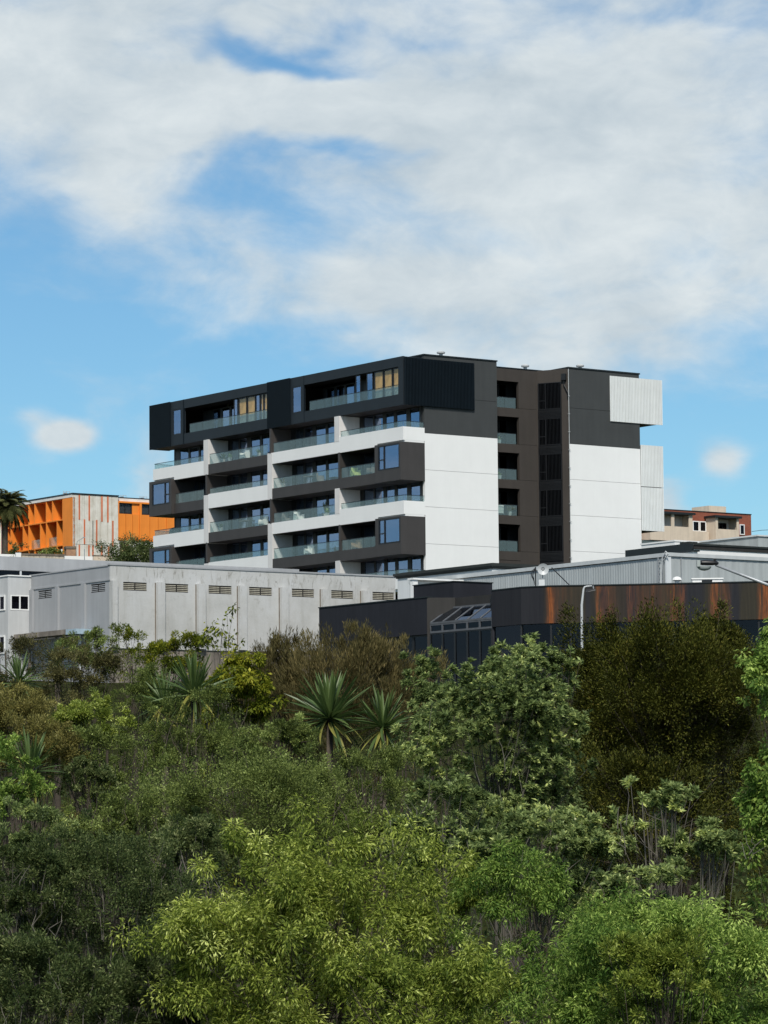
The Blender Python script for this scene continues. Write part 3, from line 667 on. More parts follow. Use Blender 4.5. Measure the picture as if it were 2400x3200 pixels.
chair(-1.4, 22.2, L3, 'cushion', 'low white sofa chair beside the white fin on the middle brown balcony')
pot_plant(-1.7, 28.7, L3, 'dark potted plant against the pale side wall of the middle brown balcony', .8, .3, 26, 'dark')
pot_plant(-1.3, 12.7, L3, 'tall potted palm with broad fan leaves above the balcony glass', 1.5, .5, 9, 'dark', True)
pot_plant(-1.7, 11.9, L3, 'leafy green potted plant below the fan palm', .8, .5, 34, 'green')
chair(-1.4, 18.6, L3, 'wicker', 'grey lounge chair at the left end of the white balcony with the fan palm', 1.5)
chair(-1.5, 16.6, L3, 'cushion', 'pale lounge chair near the middle of the white balcony with the fan palm', 1.5)
pot_plant(-1.7, 18.6, L4, 'thin twiggy potted plant rising over the glass of a brown balcony', 1.1, .2, 9, 'twiggy')
table(-1.2, 15.0, L4, 'long dark table on the brown balcony with the twiggy plant')
chair(-1.3, 13.5, L4, 'wicker', 'grey chair at the right of the long dark table', 2.6)
chair(-1.4, 8.1, L4, 'lime', 'lime cushioned lounge chair on the brown balcony left of the bay window', 1.2)
chair(-1.4, 5.6, L4, 'wicker', 'grey sofa seat between the lime lounge chair and the bay window', 0)
chair(-1.5, 14.9, L2, 'cushion', 'white armchair behind the glass of the lowest brown balcony', .5)
chair(-1.4, 7.9, L2, 'timber', 'tan timber chair on the balcony left of the lower bay window', .3)
pot_plant(-1.6, 4.25, L2, 'white potted plant beside the lower bay window', .6, .2, 16, 'green')
pot_plant(3.1+7.2, 3.2, 37.30, 'small potted plant in the dark recess, third opening from the bottom', .6, .2, 12, 'green')
chair(10.2, 3.3, 34.21, 'cushion', 'pale cushioned chair in the dark recess, second opening from the bottom', -1.5)
pot_plant(11.35, 3.2, 34.21, 'tall potted shrub in the dark recess beside the cushioned chair', 1.1, .4, 40, 'twiggy')
pot_plant(10.3, 3.2, 40.38, 'grey leaved potted plant in the dark recess, second opening from the top', .6, .3, 26, 'grey')
bb = empty('barbecue', apt(-1.2, 37.3, L3), YAW, 'black covered barbecue on the terrace at the far left end', 'barbecue')
MB().box(-.3, .3, -.5, .5, 0, .62).build('cart', 'black', bb); MB().lathe([(.52, 0), (.50, .18), (.36, .36), (.05, .44)], 0, 0, .621, 12).build('hood', 'black', bb)

# ------------------------------------------------------------------ concrete warehouse
WX, WY = -17.43, 215.0
H = Bld('concrete_warehouse', 'long grey concrete warehouse with stained walls, pilasters and louvred vents', 'warehouse', (WX, WY), 16.0)
H.box('wall', .12, 22.3, .12, 12.0, 16.0, 24.30, 'concrete')
def holed_x(bld, x0, x1, y0, y1, z0, z1, holes, mat):
    m = MB(); h0, h1 = holes[0][2], holes[0][3]
    m.box(x0, x1, y0, y1, z0, h0); m.box(x0, x1, y0, y1, h1, z1); p = x0
    for (a, b, _, _) in holes: m.box(p, a, y0, y1, h0+.0005, h1-.0005); p = b
    m.box(p, x1, y0, y1, h0+.0005, h1-.0005); return m
LVX = [(.96, 2.72), (4.08, 5.85), (7.41, 9.18), (10.55, 12.33), (13.92, 15.69), (17.07, 18.85), (20.43, 22.20)]
m = holed_x(H, 0, 22.32, 0, .119, 19.30, 24.50, [(a, b, 22.92, 23.46) for a, b in LVX], 'concrete')
H.mb(m, 'front_wall', 'concrete'); H.box('plinth', .03, 22.3, .02, .118, 16.0, 19.22, 'concrete2'); H.box('ledge', -.05, 22.3, -.06, .118, 19.221, 19.299, 'concrete')
m = MB(); m.box(0, .119, .12, 10.3, 16.0, 22.86); m.box(0, .119, .12, 10.3, 23.40, 24.44); p = .12
for (a, b) in ((.63, 2.40), (7.41, 9.18)): m.box(0, .119, p, a, 22.8605, 23.3995); p = b
m.box(0, .119, p, 10.3, 22.8605, 23.3995); H.mb(m, 'side_wall', 'greypaint')
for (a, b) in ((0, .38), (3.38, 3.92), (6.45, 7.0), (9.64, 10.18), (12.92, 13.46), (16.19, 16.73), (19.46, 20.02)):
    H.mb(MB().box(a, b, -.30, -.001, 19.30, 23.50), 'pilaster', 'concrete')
    if a > 1: H.box('pilaster_shade_strip', a-.055, a-.002, -.03, -.001, 19.301, 23.48, 'coping')  # added dark strip, paints in the shaded, dirty line left of the pilaster
for (a, b) in ((9.73, 10.19), (6.38, 6.74), (2.97, 3.41)): H.box('pilaster', -.16, -.001, a, b, 16.2, 23.5, 'greypaint')
H.box('lip', -.05, -.001, .0, 10.2, 23.52, 23.62, 'greypaint')
H.box('coping', -.05, 22.36, -.05, .25, 24.501, 24.60, 'greypaint'); H.box('coping', -.045, .245, .251, 10.3, 24.445, 24.52, 'greypaint')
def vent(bld, along, a, b, z0, z1, parent=None):
    f = MB(); mid = (a+b)/2
    if along == 'x':
        f.box(a, b, .02, .11, z0, z0+.04).box(mid-.03, mid+.03, .01, .11, z0+.041, z1).box(a, b, .111, .118, z0, z1)
    else: f.box(.02, .11, a, b, z0, z0+.04).box(.01, .11, mid-.03, mid+.03, z0+.041, z1).box(.111, .118, a, b, z0, z1)
    o = bld.mb(f, 'louvre_vent', 'void')
    for s0, s1 in ((a+.02, mid-.04), (mid+.04, b-.02)):
        for k in range(4):
            z = z0+.06+k*(z1-z0-.08)/4
            if along == 'x': bld.piece('slat', s0, s1, .03, .10, z, z+.052, 'louvre', o)
            else: bld.piece('slat', .03, .10, s0, s1, z, z+.052, 'greypaint', o)
for a, b in LVX: vent(H, 'x', a, b, 22.92, 23.46)
for a, b in ((.63, 2.40), (7.41, 9.18)): vent(H, 'y', a, b, 22.86, 23.40)
# set back upper storey with a ribbon of glass
H.box('upper_storey', -12.0, 24.0, 14.0, 20.0, 25.10, 26.02, 'greypaint'); H.box('upper_storey', -12.0, 24.0, 14.3, 20.0, 17, 25.099, 'greypaint')
for (a, b) in ((-11.9, -5.3), (-5.2, 1.36), (1.50, 8.0)):
    H.winx('ribbon_window', a, b, 14.12, 24.50, 25.09, 1, 1, .05, 'frame', 'dglass'); H.box('mullion', b+.005, b+.135, 14.02, 14.29, 24.4, 25.099, 'pale')
# projecting block at the left
m = MB(); m.box(-1.72, -1.6, 10.12, 16.0, 16.0, 24.38); m.box(-1.599, -.001, 10.13, 10.25, 16, 22.14); m.box(-1.599, -.001, 10.13, 10.25, 23.18, 24.38)
m.box(-1.599, -1.56, 10.13, 10.25, 22.141, 23.179); m.box(-.12, -.001, 10.13, 10.25, 22.141, 23.179); m.box(-1.59, 0, 10.7, 16, 16, 24.3)
lb = H.mb(m, 'stair_block', 'blockpaint')
H.winx('window', -1.55, -.13, 10.16, 22.15, 23.17, 2, 1, .09, 'white', 'dglass', lb)
H.winy('window', 10.5, 11.9, -1.73, 22.15, 23.15, 2, 1, .09, 'white', 'dglass', lb); H.winy('window', 10.5, 11.9, -1.73, 19.3, 20.5, 2, 1, .09, 'white', 'dglass', lb)
H.box('coping', -1.78, .02, 10.06, 16.0, 24.381, 24.46, 'white', lb)
cn = Bld('entrance_canopy', 'weathered flat concrete canopy with a pale blue end below the warehouse side wall', 'canopy', (WX, WY), 16.0)
cn.box('slab', -1.3, -.165, 3.37, 10.4, 20.22, 20.54, 'concrete2'); cn.box('end_cap', -1.3, -.165, 2.1, 3.369, 20.20, 20.53, 'bluebox')
cn.box('post', -.6, -.45, 2.9, 3.05, 16.2, 20.199, 'pale'); cn.box('post', -.6, -.45, 9.3, 9.45, 16.2, 20.219, 'concrete2')

# ------------------------------------------------------------------ charcoal building with rusty parapet
DX, DY = -3.79, 195.0
K = Bld('charcoal_shop', 'low charcoal building with a rust streaked curved parapet and a glass entrance roof', 'building', (DX, DY), 13.5)
m = MB().box(0, .3, -10.5, 0, 18.34, 20.36); K.mb(m, 'parapet_wall', 'charcoal')
K.box('parapet_cap', -.04, .34, -10.55, .04, 20.361, 20.42, 'capblack')
K.mb(MB().prism([(0, -10.501), (.3, -10.501), (1.6, -11.3), (1.3, -11.35)], 16.0, 20.35), 'return_wall', 'brown2')
K.box('back_wall', 1.30, 1.55, -17.0, -11.36, 14, 20.33, 'brown2')
K.box('roof', .31, 9.0, -10.45, -.1, 19.6, 20.15, 'capblack'); K.box('roof', 1.6, 9.0, -17.0, -10.46, 19.6, 20.1, 'capblack')
K.box('wall', .35, 9.0, -10.4, -.05, 14, 19.59, 'brown2')
K.box('roof_box', 1.5, 4.2, -10.95, -7.2, 20.16, 21.26, 'charcoal'); K.box('roof_box_cap', 1.46, 4.24, -11.0, -7.15, 21.261, 21.31, 'capblack')
K.box('sill', .01, .34, -10.45, .0, 16.1, 16.25, 'frame')
for k in range(7):
    K.winy('window', -10.4+k*1.47, -8.98+k*1.47, .20, 16.26, 18.33, 1, 1, .09, 'frame', 'dglass')
K.box('base_wall', 0, .3, -10.5, 0, 13.5, 16.09, 'charcoal')
# sloping glass entrance roof
cg = MB(); e0, e1, b0, b1 = -16.45, -10.83, -16.45, -11.0
for i in range(6):
    t = i/5; ue = e1+(e0-e1)*t; ub = b1+(b0-b1)*t
    cg.hexa([(0, ue-.05, 18.90), (0, ue+.05, 18.90), (1.28, ub+.05, 19.74), (1.28, ub-.05, 19.74), (0, ue-.05, 19.0), (0, ue+.05, 19.0), (1.28, ub+.05, 19.84), (1.28, ub-.05, 19.84)])
cg.box(-.06, .06, e0, e1, 18.86, 18.96); cg.box(1.20, 1.295, b0, b1, 19.72, 19.85)
gr = K.mb(cg, 'glass_roof', 'darkgalv')
for i in range(5):
    t0, t1 = i/5, (i+1)/5; a, b = e1+(e0-e1)*t0-.06, e1+(e0-e1)*t1+.06; c, d = b1+(b0-b1)*t0-.06, b1+(b0-b1)*t1+.06
    K.mb(MB().hexa([(.02, a, 18.95), (.02, b, 18.95), (1.25, d, 19.77), (1.25, c, 19.77), (.02, a, 18.97), (.02, b, 18.97), (1.25, d, 19.79), (1.25, c, 19.79)]), 'pane', M.setdefault('rglass', glass('roof_glass', (.30, .32, .35), .14, (.75, .85, 1), .02)), gr)
for i in range(5):
    a, b = e1+(e0-e1)*i/5, e1+(e0-e1)*(i+1)/5
    K.winy('window', b, a, .0, 18.40, 18.85, 1, 1, .07, 'darkgalv', 'dglass'); K.winy('window', b, a, .0, 15.2, 18.36, 1, 1, .07, 'frame', 'dglass')
K.box('transom', -.07, .07, -16.45, -10.83, 18.361, 18.40, 'darkgalv')
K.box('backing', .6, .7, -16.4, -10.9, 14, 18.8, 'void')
K.box('base_wall', 0, .3, -16.45, -10.83, 13.5, 15.19, 'charcoal')
# curved rusty parapet, in the building's own axes
def toK(x, y):
    dx, dy = x-DX, y-DY; c, s_ = math.cos(YAW), math.sin(YAW); return (dx*c+dy*s_, -dx*s_+dy*c)
RP = [(5.72, 181.6), (7.22, 179.3), (8.75, 178.45), (10.8, 178.2), (13.4, 177.8), (15.8, 177.3), (19.5, 176.6), (26.0, 175.6)]
def ribbon(pts, z0, z1, off0, off1):
    m = MB(); n = len(pts)
    for i in range(n-1):
        (xa, ya), (xb, yb) = pts[i], pts[i+1]
        m.hexa([(xa, ya+off0, z0), (xb, yb+off0, z0), (xb, yb+off1, z0), (xa, ya+off1, z0), (xa, ya+off0, z1), (xb, yb+off0, z1), (xb, yb+off1, z1), (xa, ya+off1, z1)])
    return m
RX, RY = 5.72, 176.0
def rbuild(m, name, mat):      # ribbon meshes use an unrotated frame placed at the wall's left end
    o = MB(); o.v = [(x-RX, y-RY, z-13.5) for x, y, z in m.v]; o.f = m.f
    ob = o.build(name, mat, K.root); ob.matrix_parent_inverse = K.root.matrix_basis.inverted(); ob.location = (RX, RY, 13.5); return ob
bpy.context.view_layer.update()
def fine(pts, k=6):
    out = []
    for i in range(len(pts)-1):
        for j in range(k):
            t = j/k; out.append((pts[i][0]*(1-t)+pts[i+1][0]*t, pts[i][1]*(1-t)+pts[i+1][1]*t))
    return out+[pts[-1]]
rbuild(ribbon(RP, 18.42, 20.36, 0, .3), 'rusty_parapet', 'rust')
rbuild(ribbon(RP, 20.361, 20.42, -.04, .34), 'parapet_cap', 'capblack')
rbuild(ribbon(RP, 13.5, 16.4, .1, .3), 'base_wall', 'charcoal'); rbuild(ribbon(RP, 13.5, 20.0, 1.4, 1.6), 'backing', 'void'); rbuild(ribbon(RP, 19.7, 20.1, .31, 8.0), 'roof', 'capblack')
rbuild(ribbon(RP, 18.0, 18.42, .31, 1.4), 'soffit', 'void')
for i in range(len(RP)-1):
    (xa, ya), (xb, yb) = RP[i], RP[i+1]; n = max(1, round((xb-xa)/1.25))
    for j in range(n):
        t0, t1 = j/n, (j+1)/n; p0 = (xa+(xb-xa)*t0, ya+(yb-ya)*t0); p1 = (xa+(xb-xa)*t1, ya+(yb-ya)*t1)
        fr_ = MB(); fr_.box(p0[0]-.05, p0[0]+.05, p0[1]+.10, p0[1]+.25, 16.4, 18.41)
        q = ribbon([(p0[0]+.051, p0[1]), (p1[0]-.051, p1[1])], 17.0, 17.08, .12, .22); k0 = len(fr_.v); fr_.v += q.v; fr_.f += [tuple(k0+i_ for i_ in f) for f in q.f]
        w_ = rbuild(fr_, 'window', 'frame')
        g_ = ribbon([(p0[0]+.05, p0[1]), (p1[0]-.05, p1[1])], 16.41, 18.40, .16, .18); o = MB(); o.v = [(x-RX, y-RY, z-13.5) for x, y, z in g_.v]; o.f = g_.f
        o.build('pane', 'dglass', w_)
wl = MB().prism([toK(5.72, 181.6), toK(6.0, 181.6), toK(7.3, 184.0), toK(7.0, 184.0)], 14, 20.35); K.mb(wl, 'return_wall', 'charcoal')

# white framed roof shelter behind the charcoal box
s_ = at(1291, 1806, 199); RS = Bld('roof_shelter', 'small white framed flat roof shelter behind the charcoal roof box', 'shelter', (s_.x, s_.y), 19.5)
RS.box('roof', -.05, 4.0, -.1, .5, s_.z-.10, s_.z, 'white'); RS.box('post', 0, .32, -.02, .3, 19.5, s_.z-.101, 'white'); RS.box('wall', .33, 3.9, .2, .5, 19.5, s_.z-.102, 'fascia')

# ------------------------------------------------------------------ corrugated grey warehouse
C = Bld('corrugated_warehouse', 'pale grey corrugated metal warehouse behind the rusty parapet', 'warehouse', (15.5, 186.0), 16.0)
def corrug(bld, name, x0, x1, y0, y1, z0, z1, mat, pitch=.22, dep=.013, ztop2=None):
    m = MB(); L_ = (y1-y0) if x0 == x1 else (x1-x0); n = int(L_/pitch)*4; pr = (0, 0, 1, 1)
    for i in range(n+1):
        t = i/n; off = -dep*pr[i % 4]
        p = (x0+off, y0+(y1-y0)*t) if x0 == x1 else (x0+(x1-x0)*t, y0+off)
        m.v += [(p[0], p[1], z0), (p[0], p[1], z1)]
        if i: k = 2*i; m.f.append((k-2, k, k+1, k-1))
    return tag(bld.mb(m, name, mat), kind='stuff')
C.box('wall', .06, 9.0, .06, 24.0, 16.0, 22.40, 'cladding'); corrug(C, 'corrugated_cladding', 0, 0, 0, 24.0, 16.0, 22.45, 'cladding')
corrug(C, 'corrugated_cladding', .3, 9.0, 0, 0, 16.0, 22.5, 'cladding', .5, .008)
C.box('corner_flashing', -.06, .3, -.06, .05, 16, 22.55, 'pale'); C.box('corner_flashing', 1.0, 1.06, -.05, -.02, 16, 22.5, 'galv')
C.box('eave_flashing', -.10, .05, .0, 24.0, 22.47, 22.68, 'flash'); C.box('eave_flashing', .051, 9.0, -.10, .05, 22.501, 22.70, 'flash'); C.box('gutter_shadow_gap', -.02, .05, .0, 24.0, 22.43, 22.469, 'coping')
for y in (14.1, 12.9, 11.6): C.winy('window', y-.9, y, -.06, 21.02, 21.26, 2, 1, .06, 'white', 'dglass')
# cable ladder at its corner
ld = Bld('cable_ladder', 'cable ladder with loose looped cables on the corner of the corrugated warehouse', 'ladder', (15.5, 186.0), 20.0)
for y in (.15, .55): ld.mb(MB().box(-.13, -.08, y, y+.04, 20, 22.5), 'rail', 'galv')
for k in range(8): ld.mb(MB().box(-.12, -.09, .191, .549, 20.2+k*.3, 20.24+k*.3), 'rung', 'galv')
ld.mb(MB().tube([(-.14, .3, 20), (-.16, .25, 21.5), (-.2, .1, 22.4), (-.15, -.15, 22.75), (-.1, -.3, 22.6), (-.14, .3, 22.1), (-.15, .4, 20.5)], .035, 5), 'cable', 'pipe')
def simple_tube(name, label, cat, pts, rad, mat, group=None):
    p0 = pts[-1]; r = MB().tube([Vector(p)-Vector(p0) for p in pts], rad, 6).build(name, mat, loc=p0); return tag(r, label, cat, group)
simple_tube('stay_wire', 'dark diagonal stay wire right of the satellite dish', 'wire', [at(1724, 1774, 181.5), at(1781, 1830, 181.0)], .028, 'frame')
# dish and mast
pd = at(1678, 1832, 181.3)
dr = empty('satellite_dish', pd, 0, 'round pale satellite dish on a small cabinet above the rusty parapet', 'satellite dish')
dz = at(1697, 1779, 181.3)-pd
m = MB(); k = 20
m.v.append((dz.x, dz.y+.05, dz.z))
for i in range(1, 5):
    for j in range(k):
        a = 2*math.pi*j/k; r_ = .31*i/4; m.v.append((dz.x+r_*math.cos(a), dz.y+.05-.10*(i/4)**2, dz.z+r_*math.sin(a)))
for j in range(k): m.f.append((0, 1+j, 1+(j+1) % k))
for i in range(3):
    for j in range(k): a = 1+i*k+j; b = 1+i*k+(j+1) % k; m.f.append((a, b, b+k, a+k))
m.build('reflector', 'pipe', dr, smooth=True)
MB().tube([(dz.x-.02, dz.y+.12, -.35), (dz.x-.02, dz.y+.12, dz.z)], .03, 8).build('mast', 'galv', dr)
MB().tube([(dz.x-.22, dz.y, dz.z-.2), (dz.x-.27, dz.y-.35, dz.z-.26)], .016, 6).box(dz.x-.31, dz.x-.24, dz.y-.42, dz.y-.34, dz.z-.31, dz.z-.22).build('feed_arm', 'galv', dr)
MB().box(.08, .42, .05, .35, -.25, .36).build('cabinet', 'pale', dr)
mp_ = at(1674, 1832, 181.8); r = empty('cable_mast', mp_, 0, 'dark roof mast with hanging cables left of the satellite dish', 'mast')
hz = (at(1670, 1772, 181.8)-mp_).z
MB().tube([(0, 0, -.4), (0, 0, hz)], .035, 8).build('pole', 'frame', r)
for i in range(4): MB().tube([(-.02, 0, hz-.05), (-.25+.03*i, -.05, hz-.25-.1*i), (-.22+.04*i, -.05, hz*.5), (-.06, 0, .25-.06*i)], .014, 5).build('cable', 'frame', r)
# roof plant by the rusty parapet
p = at(2205, 1818, 179.5); r = empty('air_conditioner', p, math.radians(-3), 'white flat air conditioning unit on the charcoal roof below the street lamp head', 'air conditioner')
MB().box(-.7, .9, 0, .6, -.3, .13).build('casing', 'white', r); MB().box(-.75, .95, -.05, .65, .131, .20).build('lid', 'white', r); MB().box(-.2, .35, -.02, .0-.001, -.1, .10).build('grille', 'frame', r)
p = at(2116, 1820, 179.5); r = empty('roof_cowl', p, 0, 'small crumpled white roof cowl by the seam of the grey wall', 'vent')
MB().lathe([(.10, -.2), (.12, .05), (.26, .12), (.22, .24), (.08, .30)], k=9).build('cowl', 'white', r)
# dark shed roof line above the corrugated wall
p = at(1942, 1742, 215); r = Bld('black_roof_edge', 'thin black flat roof edge at the foot of the white gable', 'roof', (p.x, p.y), 18)
r.box('roof', 0, .5, -7.0, 0.5, p.z-.10, p.z, 'capblack'); r.box('wall', .1, .4, -6.9, .4, 18, p.z-.101, 'white')

# ------------------------------------------------------------------ house with the dark eaves
ex = at(1536, 1760, 212); EZ = ex.z
E_ = Bld('eaved_house', 'pale house with a deep dark moulded eave in front of the white gable', 'house', (ex.x, ex.y), 18.0)
E_.box('wall', .16, 9, .16, 10.3, 18, EZ-.30, 'pale')
ev = MB().box(0, 9.4, 0, 10.6, EZ-.16, EZ); ev.box(.04, 9.3, .04, 10.5, EZ-.24, EZ-.161); ev.box(.09, 9.2, .09, 10.42, EZ-.32, EZ-.241)
E_.mb(ev, 'eave', 'eave'); E_.box('roof', .3, 9, .3, 10.2, EZ+.001, EZ+.06, 'eave')

# ------------------------------------------------------------------ right hand roofs
def raked(L_, d, o=0.0):      # plan with side walls running straight back from the street line
    return [(-o, -o), (L_+o, -o), (L_+.66*d+o, .755*d+o), (.66*d-o, .755*d+o)]
p = at(2168, 1716, 232); r = Bld('dark_fascia_house', 'low white building with a broad dark roof fascia at the right edge', 'house', (p.x, p.y), 20)
r.mb(MB().prism(raked(12, 6), 20, p.z), 'wall', 'white'); r.mb(MB().prism(raked(12, 6, .06), p.z+.001, p.z+.27), 'fascia', 'brown2'); r.mb(MB().prism(raked(12, 6, .12), p.z+.271, p.z+.40), 'gutter', 'eave')
p = at(2368, 1674, 285); r = Bld('pale_roofed_hall', 'large pale grey hall with a low roof behind the dark fascia', 'hall', (p.x, p.y), 24)
r.box('wall', 0, 10, 0, 8.2, 24, p.z-.05, 'cladding'); r.box('roof', -.1, 10, -.1, 8.3, p.z-.049, p.z+.08, 'pale')
p = at(2142, 1697, 240); r = Bld('black_roof_shed', 'black roofed shed between the white gable and the brick flats', 'shed', (p.x, p.y), 21)
r.box('wall', .15, 1.6, .1, 6.5, 21, p.z-.7, 'capblack'); r.box('roof', 0, 1.7, -.1, 6.7, p.z-.699, p.z-.05, 'capblack'); r.box('chimney_box', .5, 1.3, .2, 1.2, p.z-.049, p.z+.15, 'eave')
p = at(2108, 1692, 262); r = Bld('white_roof_shed', 'small white flat roof showing over the black shed', 'shed', (p.x, p.y), 22)
r.box('wall', 0, 2.4, 0, 4, 22, p.z, 'white'); r.box('roof', -.05, 2.5, -.05, 4.1, p.z+.001, p.z+.12, 'white')
p = at(2008, 1722, 276); r = Bld('glass_terrace', 'white terrace wall with a glass balustrade beside the white gable', 'terrace', (p.x, p.y), 22)
r.box('wall', 0, 4.2, 0, 1.0, 22, p.z, 'white')
for k in range(3): r.piece('glass_panel', .02+k*1.4, 1.38+k*1.4, .1, .12, p.z+.01, p.z+.9, 'bglass')
r.box('handrail', 0, 4.2, .08, .14, p.z+.901, p.z+.94, 'frame')

# ------------------------------------------------------------------ brick flats
p = at(2347, 1609, 450); BZ = p.z
B = Bld('brick_flats', 'red brick flats with tan clad balcony blocks on the skyline at right', 'apartment building', (p.x, p.y), 38)
k_ = 450/340.0
B.box('wall', -22, 0, 0, 9, 38, BZ, 'brick'); B.box('parapet_cap', -22.1, .06, -.06, 9, BZ+.001, BZ+.10, 'capblack')
B.box('roof_hut', -5.2, -2.2, 2.5, 6, BZ+.1, BZ+1.2, 'tan')
def bblock(x0, x1, dep, ztop, zrail, zbot, cols):
    m = MB(); y0 = -dep
    m.box(x0, x1, y0, y0+.12, zbot, zrail); m.box(x0, x0+.14, y0+.121, -.002, zbot, ztop); m.box(x1-.14, x1, y0+.121, -.002, zbot, ztop); m.box(x0+.141, x1-.141, y0+.121, -.002, zbot, zbot+.15)
    for (a, b) in cols: m.box(a, b, y0, y0+.14, zrail+.001, ztop-.001)
    o = B.mb(m, 'balcony_block', 'tan'); B.box('roof', x0-.3, x1+.3, y0-.3, -.003, ztop+.001, ztop+.28, 'capblack', o)
    B.box('back_wall', x0+.15, x1-.15, -.15, -.01, zbot+.2, ztop-.01, 'fascia', o)
    B.winx('door', x0+.5, x0+1.6, -.22, zbot+.2, ztop-.5, 1, 1, .1, gmat='dglass', parent=o); B.winx('door', x0+2.0, x0+3.4, -.22, zbot+.2, ztop-.5, 2, 1, .1, gmat='dglass', parent=o)
bblock(-8.0, -3.95, 2.0, BZ-.85, BZ-2.35, BZ-4.2, [(-8.0, -7.6), (-4.3, -3.95)])
bblock(-19.2, -12.0, 2.0, BZ-.75, BZ-2.35, BZ-4.25, [(-15.6, -15.1), (-12.6, -12.0), (-19.2, -18.9)])
bblock(-22.0, -12.0, 2.0, BZ-5.2, BZ-6.4, BZ-7.5, [(-17.6, -17.3), (-12.3, -12.0), (-14.6, -14.3)])
B.box('infill_wall', -11.95, -8.35, -1.0, -.002, 38, BZ-2.7, 'tan')
B.winx('window', -10.3, -9.2, -.05, BZ-2.65, BZ-1.25, 1, 1, .12, 'white', 'dglass'); B.winx('window', -9.1, -8.0, -.05, BZ-2.65, BZ-1.25, 1, 1, .12, 'white', 'dglass')
B.winx('window', -2.1, -1.25, -.05, BZ-2.75, BZ-1.35, 1, 1, .12, 'white', 'dglass')
q = at(2183, 1600, 446); r = empty('utility_pole', (q.x, q.y, q.z-2.6), 0, 'dark utility pole with a crossarm in front of the brick flats', 'pole')
MB().tube([(0, 0, -6), (0, 0, 2.6)], .11, 6).build('pole', 'frame', r); MB().box(-.6, .6, -.05, .05, 1.0, 1.12).build('crossarm', 'frame', r)
simple_tube('power_line', 'thin power line running off the right edge beside the brick flats', 'wire', [at(2349, 1661, 449), at(2380, 1657, 449), at(2420, 1655, 449)], .03, 'frame')

# ------------------------------------------------------------------ orange flats
OX, OY = -33.19, 360.0
O = Bld('orange_flats', 'orange and raw concrete flats with deep egg crate balconies at left', 'apartment building', (OX, OY), 34)
O.box('roof', -.08, 5.72, -.08, 24, 43.25, 43.38, 'capblack'); O.box('roof', 5.721, 20, .3, 24, 43.12, 43.24, 'capblack')
O.box('core', 2.6, 19.8, .4, 24, 34, 43.1, 'roomdark')
# gable: concrete panels divided by painted stripes, each panel its own piece
seams = [0, .82, 1.46, 2.05, 2.78, 3.44, 4.28, 4.85, 5.66]
for i in range(len(seams)-1): O.box('concrete_panel', seams[i]+.015, seams[i+1]-.015, 0, .3, 37.92, 43.24, 'rawconc'); O.box('concrete_panel', seams[i]+.015, seams[i+1]-.015, 0, .3, 34, 37.88, 'rawconc')
O.box('joint_backing', .02, 5.64, .29, .36, 34, 43.2, 'capblack')
for (x, z0, z1) in ((.82, 40.55, 43.2), (1.46, 37.95, 40.6), (2.05, 40.5, 43.2), (2.97, 37.85, 40.6), (3.62, 40.45, 43.2), (4.36, 40.4, 43.2), (4.98, 37.85, 40.6),
                    (.82, 35, 37.85), (2.0, 35, 37.85), (2.5, 35, 37.85), (3.6, 35, 37.85), (4.45, 35, 37.85)):
    O.box('painted_stripe', x-.09, x+.09, -.03, -.002, z0, z1, 'redstripe')
O.box('slot', 2.47, 2.54, -.02, -.002, 37.95, 40.5, 'capblack')
# right wing
O.box('fascia', 5.72, 20, .3, .5, 42.80, 43.119, 'fascia')
m = MB(); m.box(5.67, 20, .12, .3, 42.62, 42.799); m.box(5.67, 20, .12, .3, 38.55, 38.70)
for (a, b) in ((5.67, 5.86), (8.46, 8.70), (11.9, 12.15), (15.3, 15.5)): m.box(a, b, .12, .3, 38.701, 42.619)
O.mb(m, 'frame', 'orange')
for x0, x1, n in ((5.87, 8.45, 3), (8.71, 11.89, 3), (12.16, 15.29, 3), (15.51, 19.9, 4)):
    w = (x1-x0)/n
    for k in range(n): O.piece('cladding_panel', x0+k*w+.03, x0+(k+1)*w-.03, .2, .3, 38.72, 41.45, 'orange')
    O.winx('window', x0+.05, x0+(x1-x0)*.66, .38, 41.48, 42.6, 2, 1, .1, gmat='clear'); O.box('infill_panel', x0+(x1-x0)*.67, x1, .3, .4, 41.46, 42.6, 'orange')
O.box('plinth', 5.67, 20, .2, .4, 34, 38.54, 'fascia')
# left face egg crate
O.box('fascia', -.04, .2, .05, 20, 42.93, 43.24, 'fascia')
O.box('end_wall', -.02, .3, .0, 2.05, 34, 42.925, 'orange')
for z in (40.66, 37.92): O.box('slab', 0, 2.4, 2.06, 20, z-.07, z+.05, 'orange')
O.box('soffit', 0.21, 2.4, 2.06, 20, 42.85, 42.92, 'orange')
for y in (2.06, 4.26, 5.58, 8.08, 9.40, 12.0, 13.4, 16): O.box('fin', 0, 2.4, y, y+.13, 40.711, 42.849, 'orange')
for y in (3.25, 5.55, 6.85, 9.38, 10.62, 13.3, 14.3, 17): O.box('fin', 0, 2.4, y, y+.13, 37.971, 40.589, 'orange')
for y in (3.25, 4.26, 5.55, 8.1, 9.4): O.box('fin', 0, 2.4, y, y+.13, 34.5, 37.849, 'orange')
for (a, b) in ((3.4, 5.5), (7.0, 9.3)): O.piece('glass_panel', .3, .32, a, b, 38.0, 38.95, 'bglass')
for (a, b, z) in ((2.3, 4.2, 40.75), (5.75, 8.0, 40.75), (3.45, 5.5, 38.0), (7.0, 9.3, 38.0)): O.winy('window', b-.7, b, 2.45, z, z+2.0, 1, 1, .1, gmat='dglass')
